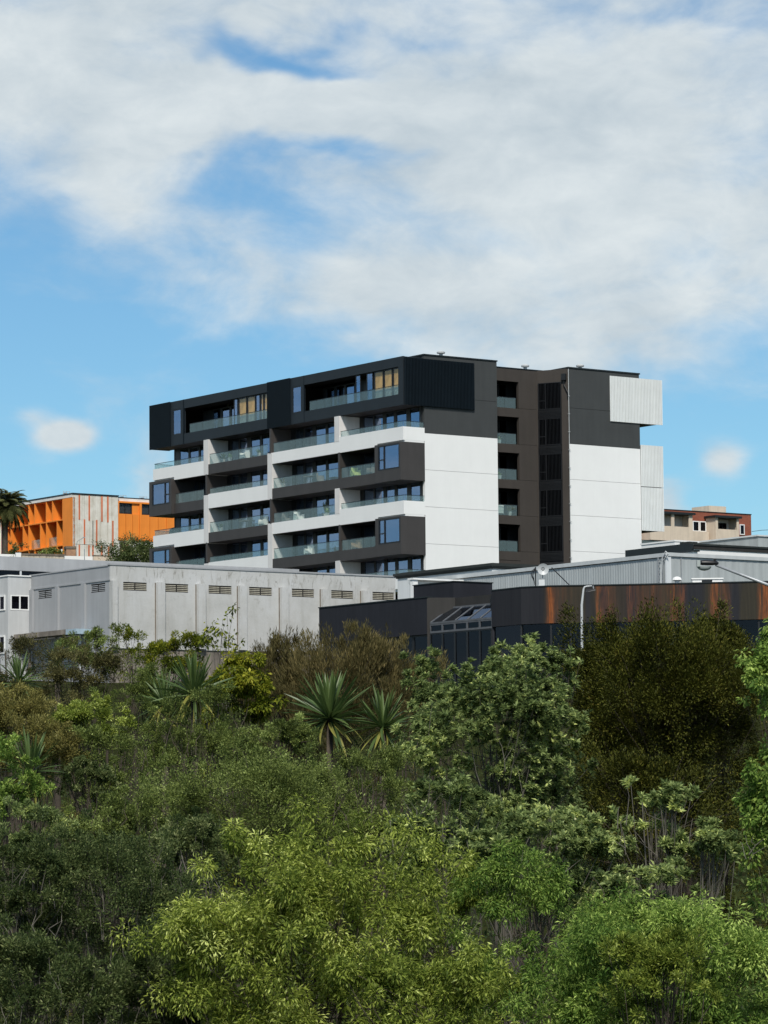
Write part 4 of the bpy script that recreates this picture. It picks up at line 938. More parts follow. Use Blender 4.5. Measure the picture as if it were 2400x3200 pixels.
def rail(x, y, w, h, label):
    q = at(x, y, 366); r = empty('roof_unit', q, YAW, label, 'roof unit', 'rails and units on the orange flats roof')
    MB().box(-w*.2, w*.2, .1, .5, -.3, h*.55).build('unit', 'galv', r)
    f = MB()
    for a in (-w/2, 0, w/2): f.box(a-.02, a+.02, 0, .04, -.3, h)
    f.box(-w/2, w/2, 0, .04, h-.04, h); f.build('guard_rail', 'pipe', r)
rail(208, 1545, .75, .35, 'small guard rail and unit above the egg crate balconies of the orange flats')
rail(385, 1556, .75, .3, 'small guard rail and unit left on the orange flats right wing'); rail(448, 1559, .9, .25, 'small guard rail and unit at the right end of the orange flats roof')

# ------------------------------------------------------------------ garden walls in front of the orange flats
def gwall(name, label, px0, px1, py, depth, h, mat, cap=None, stones=False):
    a = at(px0, py, depth); b = at(px1, py, depth+ (px1-px0)*.012)
    L_ = math.hypot(b.x-a.x, b.y-a.y); rz = math.atan2(b.y-a.y, b.x-a.x)
    r = empty(name, (a.x, a.y, a.z-h), rz, label, 'wall'); r['kind'] = 'thing'
    if stones:
        MB().box(0, L_, .05, .35, -1.5, h-.2).build('wall', 'stone', r); MB().box(-.05, L_+.05, -.05, .4, h-.199, h).build('coping', 'coping', r)
        x = 0.0; i = 0
        while x < L_-.4:
            w = random.uniform(.35, .7); st = MB().box(x+.02, min(x+w, L_)-.02, random.uniform(-.02, .02), .049, h-.75+random.uniform(-.02, .02), h-.22).build('stone', 'stone', r); x += w; i += 1
    else:
        MB().box(0, L_, 0, .3, -1.5, h).build('wall', mat, r)
        if cap: MB().box(-.03, L_+.03, -.04, .34, h+.001, h+.08).build('coping', cap, r)
    return r
gwall('garden_wall', 'plain white garden wall left of the palm trunk', -60, 52, 1730, 338, 1.2, 'white')
gwall('garden_wall', 'short white garden wall rising beside the palm', 50, 66, 1727, 337.5, 1.3, 'white')
gwall('garden_wall', 'stone garden wall with a dark coping below the egg crate balconies', 67, 202, 1729, 338, 1.3, 'stone', stones=True)
gwall('garden_wall', 'white garden wall below the striped concrete gable', 203, 292, 1737, 338, 1.2, 'white')
gwall('garden_wall', 'tan garden wall with a dark coping left of the round bush', 292, 350, 1737, 338, 1.2, 'tan', 'coping')
def pillar(px, py, depth, w, h, label):
    a = at(px, py, depth); r = empty('brick_pillar', (a.x, a.y, a.z-h), .3, label, 'pillar')
    MB().box(-w/2, w/2, 0, w, -1.5, h-.25).build('shaft', 'brick2', r); MB().box(-w/2-.06, w/2+.06, -.06, w+.06, h-.249, h).build('cap', 'coping', r)
pillar(222, 1707, 342, .98, 1.2, 'broad brown brick pillar at the corner of the striped gable')
pillar(392, 1691, 347, .8, 1.2, 'brown brick pillar half hidden by the round bush')
a = at(193, 1716, 341); r = empty('white_post', (a.x, a.y, a.z-.8), 0, 'short white post beside the broad brick pillar', 'post'); MB().box(-.07, .07, 0, .14, -1, .8).build('post', 'white', r)
a = at(264, 1716, 337); r = empty('thin_post', (a.x, a.y, a.z-1.2), 0, 'thin dark metal post in front of the striped gable', 'post'); MB().tube([(0, 0, -1.5), (0, 0, 1.2)], .045, 6).build('post', 'galv', r)
a = at(238, 1704, 343); r = empty('street_lamp', (a.x, a.y, a.z-3), 0, 'thin grey street lamp leaning out before the striped concrete gable', 'street lamp')
t_ = at(264, 1680, 343)-a
MB().tube([(0, 0, -2), (0, 0, 3.0), (.12, 0, 3.4), (t_.x*.5, 0, 3+t_.z*.75), (t_.x*.85, 0, 3+t_.z)], .035, 6).build('pole', 'galv', r); MB().box(t_.x*.8, t_.x*1.08, -.08, .08, 3+t_.z-.03, 3+t_.z+.06).build('lamp_head', 'galv', r)
# building edge at the far left behind the palm
a = at(-2, 1626, 372); r = Bld('white_house', 'sliver of a white house left of the palm trunk', 'house', (a.x, a.y), 33)
r.box('wall', -6, .25, 0, 5, 33, a.z, 'white'); r.box('roof', -6, .35, -.2, 5, a.z+.001, a.z+.15, 'capblack')

# ------------------------------------------------------------------ street lamps in front
a = at(1819, 2060, 165); b = at(1818, 1890, 165); c = at(1824, 1840, 165); d = at(1833, 1832.5, 165); e = at(1850, 1831, 165)
g0 = ground_z(165)
r = empty('street_lamp', (a.x, a.y, g0), 0, 'pale curved street lamp pole in front of the rusty parapet', 'street lamp')
O3 = Vector((a.x, a.y, g0))
MB().tube([(0, 0, 0), a-O3, b-O3, c-O3, at(1827, 1834.5, 165)-O3, d-O3, e-O3], [.075, .068, .062, .05, .045, .04, .035], 10).build('pole', 'pipe', r, smooth=True)
h0 = at(1830, 1844, 165)-O3; h1 = at(1860, 1842, 165)-O3
MB().hexa([(h0.x, -.14, h0.z-.12), (h1.x, -.12, h1.z-.07), (h1.x, .12, h1.z-.07), (h0.x, .14, h0.z-.12), (h0.x+.05, -.12, h0.z+.03), (h1.x, -.10, h1.z+.02), (h1.x, .10, h1.z+.02), (h0.x+.05, .12, h0.z+.03)]).build('lamp_head', 'black', r)
MB().tube([(h1.x-.08, 0, h1.z+.04), (h1.x-.1, 0, e.z-g0+.005)], .03, 6).build('bracket', 'galv', r)
a = at(2236, 1765, 110); b = at(2400, 1828, 110); c = at(2660, 1925, 110); g0 = ground_z(110)
r = empty('street_lamp', (c.x, c.y, g0), 0, 'large street lamp head on a sloping arm entering at the right', 'street lamp'); O3 = Vector((c.x, c.y, g0))
MB().tube([a-O3, b-O3, c-O3, (c-O3)*.85+Vector((0, 0, -.5)), (0, 0, 0)], [.045, .055, .07, .09, .11], 10).build('pole', 'galv', r, smooth=True)
hd = a-O3
m = MB(); prof = [(.10, .03), (.05, .075), (-.08, .095), (-.28, .105), (-.44, .10), (-.50, .09)]
ring = 10
for (x, rr) in prof:
    for j in range(ring):
        t = 2*math.pi*j/ring; m.v.append((hd.x+x, hd.y+rr*1.2*math.cos(t), hd.z+.05+(-x)*.02+rr*(1.0 if math.sin(t) > 0 else .7)*math.sin(t)))
for i in range(len(prof)-1):
    for j in range(ring): q = i*ring+j; w = i*ring+(j+1) % ring; m.f.append((q, w, w+ring, q+ring))
m.f.append(tuple(range(ring))[::-1]); m.f.append(tuple((len(prof)-1)*ring+j for j in range(ring)))
m.build('lamp_head', 'black', r, smooth=True)
MB().box(hd.x-.61, hd.x-.501, hd.y-.12, hd.y+.12, hd.z-.06, hd.z+.15).build('end_lens', 'lensglass', r)
bw = MB()
for i in range(5):
    tt = i/4*math.pi/2
    for j in range(12):
        a_ = 2*math.pi*j/12; bw.v.append((hd.x-.37+.235*math.cos(tt)*math.cos(a_), hd.y+.13*math.cos(tt)*math.sin(a_), hd.z-.05-.14*math.sin(tt)))
for i in range(4):
    for j in range(12): q = i*12+j; w = i*12+(j+1) % 12; bw.f.append((q, w, w+12, q+12))
bw.build('lamp_bowl', 'lensglass', r, smooth=True)
MB().box(hd.x-.06, hd.x+.03, hd.y-.05, hd.y+.05, hd.z+.14, hd.z+.19).build('photocell', 'black', r)

# ------------------------------------------------------------------ plants
def unit(a): return a/np.maximum(np.linalg.norm(a, axis=-1, keepdims=True), 1e-9)
def leaf_mesh(name, pos, dirs, L_, W_, tone, mat, droop=.12, origin=(0, 0, 0)):
    n = len(pos); dirs = unit(dirs)
    rnd = unit(RNG.normal(size=(n, 3))*.55 + np.array([0, 0, 1.0])); side = unit(np.cross(dirs, rnd)); nrm = np.cross(side, dirs)
    L_ = (np.asarray(L_)*np.ones(n))[:, None]; W_ = (np.asarray(W_)*np.ones(n))[:, None]
    v = np.empty((n, 4, 3)); v[:, 0] = pos; mid = pos+dirs*L_*.5+nrm*L_*droop*.6
    v[:, 1] = mid-side*W_*.5; v[:, 2] = pos+dirs*L_-nrm*L_*droop; v[:, 3] = mid+side*W_*.5
    v -= np.asarray(origin)
    me = bpy.data.meshes.new(name); me.vertices.add(n*4); me.loops.add(n*4); me.polygons.add(n)
    me.vertices.foreach_set('co', v.astype(np.float32).ravel()); me.loops.foreach_set('vertex_index', np.arange(n*4, dtype=np.int32))
    me.polygons.foreach_set('loop_start', np.arange(0, n*4, 4, dtype=np.int32))
    me.materials.append(mat); me.update(calc_edges=True)
    me.attributes.new('tone', 'FLOAT', 'POINT').data.foreach_set('value', np.repeat(np.clip(tone, 0, 1), 4).astype(np.float32))
    return me
STY = {  # leaf length, width
 'droop': (.066, .019), 'small': (.042, .018), 'whorl': (.088, .028), 'spray': (.11, .014), 'needle': (.062, .021), 'broad': (.080, .036), 'twig': (.054, .015), 'fine': (.052, .017)}
def crown_pts(n, c, R, lobes):
    d = unit(RNG.normal(size=(n, 3))); d[:, 2] = np.where(d[:, 2] < -.9, -d[:, 2], d[:, 2])
    ld = unit(RNG.normal(size=(lobes, 3))); amp = RNG.uniform(-.45, .34, lobes)
    k = np.exp(11*(d@ld.T-1)); mul = 1+(k*amp).sum(1)
    rr = RNG.uniform(.30, 1.0, n)**.42
    far = np.where((RNG.random(n) < .10) & (d[:, 2] > .1), RNG.uniform(1.05, 1.28, n), 1.0)
    return c+d*R*(rr*np.clip(mul, .45, 1.30)*far)[:, None], d
def plant(name, label, cat, px, py, rx, ry, depth, lm, style, clumps, leaves, stems=3, bark='bark2', group=None, cr=.125, tone0=0.0, bare=0, bough=13, lscale=1.0, jit=.35, twigs=.35, base=None, sparse=False):
    c = np.array(at(px, py, depth)); R = np.array([rx*depth/FPX, rx*depth/FPX*.8, ry*depth/FPX])
    gz = ground_z(depth); base = np.array([c[0]+RNG.uniform(-.2, .2), c[1]+.1, gz])
    root = empty(name, tuple(base), 0, label, cat, group)
    clumps = int(clumps*1.7)
    if sparse: P_, dn = crown_pts(clumps, c, R, 34); bt = np.zeros(clumps)
    else:                                       # clumps gather on boughs, with shade between them
        nbg = max(7, clumps//bough); Bc, Bd = crown_pts(nbg, c, R*.93, 20); bi = RNG.integers(0, nbg, clumps)
        P_ = Bc[bi]+RNG.normal(size=(clumps, 3))*R*np.array([.17, .17, .10])*RNG.uniform(.7, 1.3, nbg)[bi][:, None]
        fill = RNG.random(clumps) < .26; Pf, _ = crown_pts(clumps, c, R*.95, 30); P_[fill] = Pf[fill]
        dn = unit((P_-c)/R); bt = RNG.normal(0, .13, nbg)[bi]
    nsk = 0 if sparse else clumps//5            # low growth between the crown and the ground
    if nsk:
        a_ = RNG.uniform(0, 6.283, nsk); q_ = RNG.uniform(.2, .95, nsk)**.5; zl = c[2]-R[2]*.5
        sk = np.stack([c[0]+R[0]*q_*np.cos(a_), c[1]+R[1]*q_*np.sin(a_), gz+(zl-gz)*RNG.uniform(.1, 1.0, nsk)], -1)
        P_ = np.concatenate([P_, sk]); dn = np.concatenate([dn, unit(np.stack([np.cos(a_), np.sin(a_), .3+0*a_], -1))]); clumps += nsk; bt = np.concatenate([bt, RNG.normal(-.05, .1, nsk)])
    per = max(4, int(leaves*1.82)//clumps); Rm = float(R.mean()); rc = cr*Rm
    L0, W0 = STY[style]; L0 *= lscale; W0 *= lscale
    ci = np.repeat(np.arange(clumps), per); N = len(ci)
    csz = RNG.uniform(.55, 1.35, clumps)
    up = np.array([0, 0, 1.0]); ctone = RNG.normal(0, .10, clumps)+bt
    ax = unit(dn*.8+up*.7+RNG.normal(size=(clumps, 3))*.35)           # clump axis: outward and up
    if style in ('whorl',):
        nr = 7; ros = RNG.integers(0, nr, N); roff = unit(RNG.normal(size=(clumps, nr, 3)))*RNG.uniform(.2, 1, (clumps, nr, 1))
        rpos = P_[:, None]+roff*rc*csz[:, None, None]; rax = unit(roff*.6+up*.8+dn[:, None]*.5)
        pos = rpos[ci, ros]; a_ = rax[ci, ros]; t = unit(np.cross(a_, RNG.normal(size=(N, 3)))); th = RNG.uniform(.5, 1.35, N)[:, None]
        dirs = a_*np.cos(th)+t*np.sin(th); pos = pos - a_*RNG.uniform(0, .05, (N, 1))
    else:
        o = RNG.normal(size=(N, 3)); o = unit(o)*(RNG.uniform(0, 1, N)**.5)[:, None]*rc*csz[ci][:, None]
        if style in ('spray', 'needle'): o = o*np.array([.75, .75, 1.25]); 
        pos = P_[ci]+o
        if style == 'droop': dirs = unit(o)*.9+RNG.normal(size=(N, 3))*.45+np.array([0, 0, -.35])
        elif style == 'spray': dirs = ax[ci]*.7+up*.9+RNG.normal(size=(N, 3))*.30+unit(o)*.25
        elif style == 'needle': dirs = dn[ci]*.7+unit(o)*.5+up*.15+RNG.normal(size=(N, 3))*.35
        elif style == 'broad': dirs = unit(o)*.8+RNG.normal(size=(N, 3))*.4+np.array([0, 0, -.45])
        else: dirs = unit(o)*.7+up*.35+dn[ci]*.3+RNG.normal(size=(N, 3))*.45
    keep = (pos[:, 1] < c[1]+.1*R[1]) | (RNG.random(N) < .30)      # the side away from the street view is thinner
    pos, dirs, ci = pos[keep], dirs[keep], ci[keep]; N = len(ci)
    tone = .50+tone0+ctone[ci]+RNG.normal(0, .20, N)+(RNG.random(N) < .015)*.35
    s = RNG.uniform(1-jit, 1+jit, N)
    me = leaf_mesh('crown', pos, dirs, L0*s, W0*s, tone, LM[lm], origin=base)
    link(bpy.data.objects.new('crown', me), root)
    # stems and branches
    b = MB(); stems_ = []
    for k in range(stems):
        top = c+np.array([RNG.uniform(-.35, .35)*R[0], RNG.uniform(-.3, .3)*R[1], RNG.uniform(-.1, .45)*R[2]])
        s0 = base+np.array([RNG.uniform(-.25, .25), RNG.uniform(-.2, .2), 0]); mid = s0*.5+top*.5+np.array([RNG.uniform(-.3, .3), RNG.uniform(-.2, .2), 0])
        stems_.append((s0, mid, top)); rr = .014+.009*Rm
        b.tube([s0-base, mid-base, top-base], [rr*1.5, rr, rr*.4], 6)
    nb = int(clumps*twigs)
    for i in RNG.permutation(clumps)[:nb]:
        s0, mid, top = stems_[int(RNG.integers(0, stems))]; t = RNG.uniform(.15, 1); a_ = mid*(1-t)+top*t; e_ = P_[i]
        if a_[2] > e_[2]: a_ = mid*.7+s0*.3
        m_ = a_*.5+e_*.5+np.array([RNG.uniform(-.1, .1), RNG.uniform(-.1, .1), -.06*Rm]); r0 = .0045+.0025*Rm
        b.tube([a_-base, m_-base, e_-base], [r0, r0*.7, .004], 4, cap=False)
    for k in range(bare):      # bare pale stems that stand clear on the near side
        x0 = RNG.uniform(-.9, .9); z0 = RNG.uniform(-1.0, -.1); q = c+np.array([x0*R[0], -R[1]*RNG.uniform(.55, .92)*math.sqrt(max(.05, 1-x0*x0*.8)), z0*R[2]])
        h_ = RNG.uniform(.35, .9)*R[2]; le = RNG.uniform(-.35, .35)*h_
        w_ = RNG.normal(0, .035, (4, 3)); pts = [q-base, q+np.array([le*.25, .02, h_*.33])+w_[0]-base, q+np.array([le*.6, .1, h_*.66])+w_[1]-base, q+np.array([le, .2, h_])+w_[2]-base]
        b.tube(pts, [.007, .006, .0045, .002], 4, cap=False)
        if k % 2: b.tube([pts[1], pts[1]+np.array([RNG.uniform(-.25, .25), .05, h_*.4])], [.006, .002], 4, cap=False)
    b.build('trunk', bark, root)
    return root, P_, pos
PL = [
 # name, label, px, py, rx, ry, depth, leafmat, style, clumps, leaves, kwargs
 ('lime_tree', 'big lime green tree with drooping leaves at the bottom centre', 'tree', 985, 3045, 415, 480, 42, 'lime', 'droop', 290, 84000, dict(stems=4, bough=9)),
 ('lime_tree', 'narrow lime green tree right of the big lime tree', 'tree', 1385, 2850, 150, 230, 43.5, 'lime', 'droop', 70, 9500, dict(stems=3)),
 ('lime_tree', 'low lime green tree cut by the bottom edge below the narrow lime tree', 'tree', 1330, 3180, 330, 260, 40, 'lime', 'droop', 120, 19000, dict(stems=3, tone0=-.05)),
 ('green_tree', 'broad mid green tree filling the bottom right corner', 'tree', 2010, 3090, 460, 340, 41, 'green', 'droop', 220, 60000, dict(stems=4, tone0=.06, lscale=.95)),
 ('green_tree', 'darker green tree between the lime trees and the bottom right tree', 'tree', 1640, 3030, 270, 300, 42.5, 'green', 'droop', 130, 20000, dict(stems=3, lscale=.85)),
 ('yellow_bush', 'yellowish bush low at the bottom right', 'bush', 2060, 3060, 200, 150, 38.8, 'lime', 'fine', 80, 13000, dict(stems=3, tone0=-.1)),
 ('green_tree', 'bright green leafy tree cut by the right edge', 'tree', 2485, 2500, 165, 480, 50, 'green', 'broad', 150, 20000, dict(stems=3, tone0=.06)),
 ('green_tree', 'light green tree top at the right edge beside the dark conifer', 'tree', 2440, 2090, 130, 150, 56, 'green', 'broad', 80, 9000, dict(stems=3, tone0=.04)),
 ('dark_conifer', 'large dark olive conifer at right in front of the rusty parapet', 'tree', 2080, 2285, 345, 375, 66, 'conifer', 'needle', 560, 125000, dict(stems=3, bark='bark2', cr=.14, bough=20)),
 ('dark_conifer', 'low dark conifer spreading behind the open twiggy shrub', 'tree', 2030, 2560, 300, 210, 63, 'conifer', 'needle', 170, 24000, dict(stems=3, bark='bark2', tone0=-.12)),
 ('dark_conifer', 'smaller dark conifer beside the curved lamp pole', 'tree', 1915, 2120, 125, 170, 67.5, 'conifer', 'needle', 130, 26000, dict(stems=2, bark='bark2', cr=.2, bough=14)),
 ('dark_conifer', 'dark conifer between the large conifer and the right edge trees', 'tree', 2275, 2110, 130, 190, 67, 'conifer', 'needle', 130, 26000, dict(stems=2, bark='bark2', cr=.2, bough=14, tone0=.06)),
 ('grey_shrub', 'tall grey green shrub with whorled leaves right of the cabbage trees', 'shrub', 1560, 2360, 300, 320, 56, 'grey', 'whorl', 250, 50000, dict(stems=5, bark='bark', bare=8, twigs=.3)),
 ('grey_shrub', 'upright grey green shrub rising against the glass entrance roof', 'shrub', 1590, 2080, 95, 140, 60, 'grey', 'whorl', 55, 8000, dict(stems=3, tone0=-.04)),
 ('grey_shrub', 'rounded grey green shrub left of the upright one', 'shrub', 1365, 2130, 110, 120, 60.5, 'grey', 'whorl', 50, 6500, dict(stems=3)),
 ('grey_shrub', 'grey green shrub hiding the foot of the dark shop windows', 'shrub', 1710, 2110, 120, 88, 60.5, 'grey', 'whorl', 50, 8000, dict(stems=3, bough=7)),
 ('grey_shrub', 'open grey green shrub with pale forked twigs before the dark conifer', 'shrub', 2040, 2560, 130, 140, 48, 'grey', 'whorl', 40, 5600, dict(stems=5, bark='bark', tone0=.12, twigs=.6, bare=5)),
 ('grey_shrub', 'small grey green shrub with pale twigs at the right below the conifer', 'shrub', 2230, 2640, 120, 85, 47.5, 'grey', 'whorl', 36, 4800, dict(stems=4, bark='bark', tone0=.08, twigs=.6, bare=4)),
 ('grey_shrub', 'wide grey green shrub with pale berries low right of centre', 'shrub', 1680, 2690, 270, 170, 48, 'grey', 'whorl', 130, 22000, dict(stems=5, bark='bark', tone0=.08, bare=8, twigs=.35)),
 ('grey_shrub', 'green whorled shrub under the open twiggy shrub', 'shrub', 2040, 2790, 190, 110, 45, 'grey', 'whorl', 70, 9000, dict(stems=4, tone0=.1, bare=6)),
 ('grey_shrub', 'dull grey green shrub left of the wide berried shrub', 'shrub', 1370, 2590, 190, 200, 51, 'grey', 'whorl', 100, 16000, dict(stems=5, bark='bark', tone0=-.06, bare=8, twigs=.35)),
 ('bronze_shrub', 'bronze brown feathery shrub behind the tallest cabbage tree', 'shrub', 1110, 2150, 240, 185, 74, 'rust', 'spray', 230, 48000, dict(stems=4, bark='bark2', cr=.16, bough=7)),
 ('bronze_shrub', 'bronze brown feathery shrub with upright tips left of the taller one', 'shrub', 870, 2170, 125, 165, 76, 'rust', 'spray', 120, 24000, dict(stems=4, bark='bark2', tone0=-.08, cr=.19, bough=8)),
 ('bronze_shrub', 'small rusty shrub right of the second cabbage tree', 'shrub', 1270, 2230, 55, 60, 64.5, 'rust', 'twig', 26, 2800, dict(stems=3, bark='bark2', tone0=.15)),
 ('yellow_leaf_tree', 'yellow green large leaved tree left of the bronze shrubs', 'tree', 745, 2165, 125, 125, 70, 'yellow', 'broad', 80, 7500, dict(stems=3, lscale=1.2, tone0=-.08)),
 ('sapling', 'thin sapling with few leaves standing against the warehouse wall', 'sapling', 695, 1985, 62, 72, 71, 'yellow', 'broad', 10, 190, dict(sparse=True, stems=3, bark='bark', twigs=1.0, lscale=1.25, tone0=-.22, cr=.34)),
 ('broadleaf_shrub', 'green leafy shrub at the foot of the warehouse pilasters', 'shrub', 560, 2060, 125, 72, 76, 'yellow', 'fine', 60, 5500, dict(stems=3, tone0=-.22, lscale=1.3)),
 ('broadleaf_shrub', 'green leafy shrub under the warehouse corner', 'shrub', 400, 2060, 135, 88, 77, 'yellow', 'fine', 70, 7000, dict(stems=3, tone0=-.25, lscale=1.25)),
 ('broadleaf_shrub', 'leafy shrub below the blue canopy end', 'shrub', 285, 2035, 105, 84, 76.5, 'olive', 'fine', 50, 5000, dict(stems=3, tone0=.08, lscale=1.2)),
 ('twiggy_bush', 'brownish twiggy bush left of centre under the warehouse', 'bush', 225, 2105, 145, 118, 70, 'twiggy', 'twig', 90, 12000, dict(stems=4, bark='bark2')),
 ('twiggy_bush', 'dark brownish bush at the left edge under the stair block', 'bush', 50, 2070, 115, 105, 72, 'twiggy', 'twig', 70, 9000, dict(stems=4, bark='bark2', tone0=-.18)),
 ('olive_bush', 'olive green bush behind the two left cabbage trees', 'bush', 420, 2190, 150, 130, 66, 'olive', 'small', 100, 16000, dict(stems=4)),
 ('golden_bush', 'golden olive bush at the left edge', 'bush', 110, 2255, 220, 115, 58, 'golden', 'fine', 120, 19000, dict(stems=4, tone0=.04)),
 ('rusty_bush', 'rusty olive bush in front of the golden bush at left', 'bush', 70, 2340, 190, 110, 55.5, 'golden', 'fine', 80, 12000, dict(stems=4, tone0=-.08)),
 ('golden_bush', 'yellow green bush right of the left edge golden bush', 'bush', 300, 2250, 130, 85, 57, 'lime', 'fine', 70, 11000, dict(stems=3, tone0=.04)),
 ('olive_bush', 'dark olive bush with a shaded hollow below the left cabbage trees', 'bush', 330, 2380, 170, 130, 56, 'olive', 'small', 110, 17000, dict(stems=5, bare=8, tone0=-.08)),
 ('olive_bush', 'olive bush hung with dead stems under the twin cabbage trees', 'bush', 640, 2310, 180, 150, 57.5, 'olive', 'small', 130, 20000, dict(stems=5, bare=14, tone0=-.03)),
 ('olive_bush', 'olive bush left of the tallest cabbage tree', 'bush', 860, 2340, 130, 120, 57, 'olive', 'small', 80, 12500, dict(stems=4, tone0=.02)),
 ('olive_bush', 'wide olive shrub mass across the middle below the cabbage trees', 'bush', 830, 2530, 380, 190, 53, 'olive', 'small', 280, 50000, dict(stems=8, bare=12)),
 ('olive_bush', 'olive bush right of the wide middle shrub mass', 'bush', 1130, 2470, 190, 160, 54, 'olive', 'small', 130, 22000, dict(stems=5, bare=6, tone0=.02)),
 ('dark_bush', 'deep green bush beside the yellow edged cabbage leaves at left', 'bush', 290, 2440, 90, 65, 53.5, 'dark', 'small', 45, 6500, dict(stems=3, tone0=.05)),
 ('green_bush', 'green bush at the left edge below the drooping cabbage tree', 'bush', 20, 2470, 120, 130, 52, 'green', 'fine', 70, 10000, dict(stems=3)),
 ('grey_bush', 'pale grey green bush at the left below the cabbage tree', 'bush', 80, 2580, 130, 80, 50, 'grey', 'small', 60, 10000, dict(stems=3, tone0=.05)),
 ('olive_bush', 'dull olive bush left of the wide middle mass', 'bush', 370, 2560, 200, 120, 51, 'olive', 'small', 110, 18500, dict(stems=5, bare=12, tone0=-.08)),
 ('scrub_tree', 'dark scrubby tree with bare grey stems at the lower left', 'tree', 330, 2820, 340, 230, 46, 'dark', 'small', 230, 44000, dict(stems=7, bark='bark', bare=22, twigs=.35)),
 ('scrub_tree', 'dark scrubby tree right of the bare grey stems', 'tree', 600, 2680, 150, 150, 48, 'dark', 'small', 100, 18000, dict(stems=4, bark='bark', bare=10, tone0=.1)),
 ('scrub_tree', 'dark green scrub tree at the lower left edge', 'tree', 60, 2790, 180, 170, 45, 'dark', 'fine', 100, 17000, dict(stems=4, bark='bark', bare=10, tone0=.05)),
 ('scrub_tree', 'dark scrub filling the bottom left corner', 'tree', 150, 3090, 270, 200, 42.5, 'dark', 'fine', 160, 26000, dict(stems=5, bark='bark', bare=12)),
 ('scrub_tree', 'dark scrub with arching twigs left of the big lime tree', 'tree', 500, 3080, 190, 200, 43, 'dark', 'fine', 120, 19000, dict(stems=5, bark='bark', bare=12, tone0=.04)),
]
RES = {}
for (nm, lb_, ct, px, py, rx, ry, dp_, lm, stl, cl, lv, kw) in PL:
    rt, P_, pos = plant(nm, lb_, ct, px, py, rx, ry, dp_, lm, stl, cl, lv, **kw); RES[lb_] = (rt, P_, pos)
# pale berries on three of the grey green shrubs
def berries(label, n):
    rt, P_, pos = RES[label]; m = MB(); o = Vector(rt.location)
    for q in pos[RNG.integers(0, len(pos), n)]:
        x, y, z = q-np.array(o); s_ = RNG.uniform(.014, .026); k = len(m.v)
        m.v += [(x+s_, y, z), (x-s_, y, z), (x, y+s_, z), (x, y-s_, z), (x, y, z+s_), (x, y, z-s_)]
        m.f += [(k+a, k+b, k+c) for a, b, c in ((0, 2, 4), (2, 1, 4), (1, 3, 4), (3, 0, 4), (2, 0, 5), (1, 2, 5), (3, 1, 5), (0, 3, 5))]
    tag(m.build('berries', paint('pale_berry', (.55, .53, .30), .6, .15, 3, 0), rt), kind='stuff')
berries('tall grey green shrub with whorled leaves right of the cabbage trees', 220)
berries('wide grey green shrub with pale berries low right of centre', 160)
berries('open grey green shrub with pale forked twigs before the dark conifer', 40)
# undergrowth carpeting the slope
def undergrowth():
    n = 90000; x = RNG.uniform(-24, 24, n); y = RNG.uniform(37, 110, n); x *= y/70
    z = np.interp(y, _gy, _gz)+RNG.uniform(0, 1.9, n)*(0.6+.4*np.sin(x*1.3+y*.9))
    pos = np.stack([x, y, z], -1); d = RNG.normal(size=(n, 3))*.6+np.array([0, 0, .5])
    me = leaf_mesh('undergrowth', pos, d, RNG.uniform(.10, .22, n), RNG.uniform(.04, .08, n), RNG.normal(.4, .2, n), LM['dark'])
    tag(link(bpy.data.objects.new('undergrowth', me)), kind='stuff')
undergrowth()

# cabbage trees: every blade a leaf of its own
def blade(name, L_, W_, droop, mat):
    me = bpy.data.meshes.new(name); n = 6; vs, fs = [], []
    for i in range(n+1):
        t = i/n; x = L_*t*(1-.12*droop*t); z = -L_*droop*t*t*.55; w = W_*.5*math.sin(math.pi*min(1, .18+.80*t))**.8*(1 if t < .98 else .05)
        vs += [(x, -w, z+w*.35), (x, 0, z), (x, w, z+w*.35)]
        if i: k = 3*i; fs += [(k-3, k, k+1, k-2), (k-2, k+1, k+2, k-1)]
    me.from_pydata(vs, [], fs); me.materials.append(mat)
    me.attributes.new('tone', 'FLOAT', 'POINT').data.foreach_set('value', [random.uniform(.2, .9)]*len(vs)); return me
BL = [[blade('leaf', 1.0, .068, d, LM['cab']) for _ in range(2)] for d in (.05, .20, .42)]; BO = [blade('leaf', 1.0, .072, d, LM['cabold']) for d in (.35, .6)]
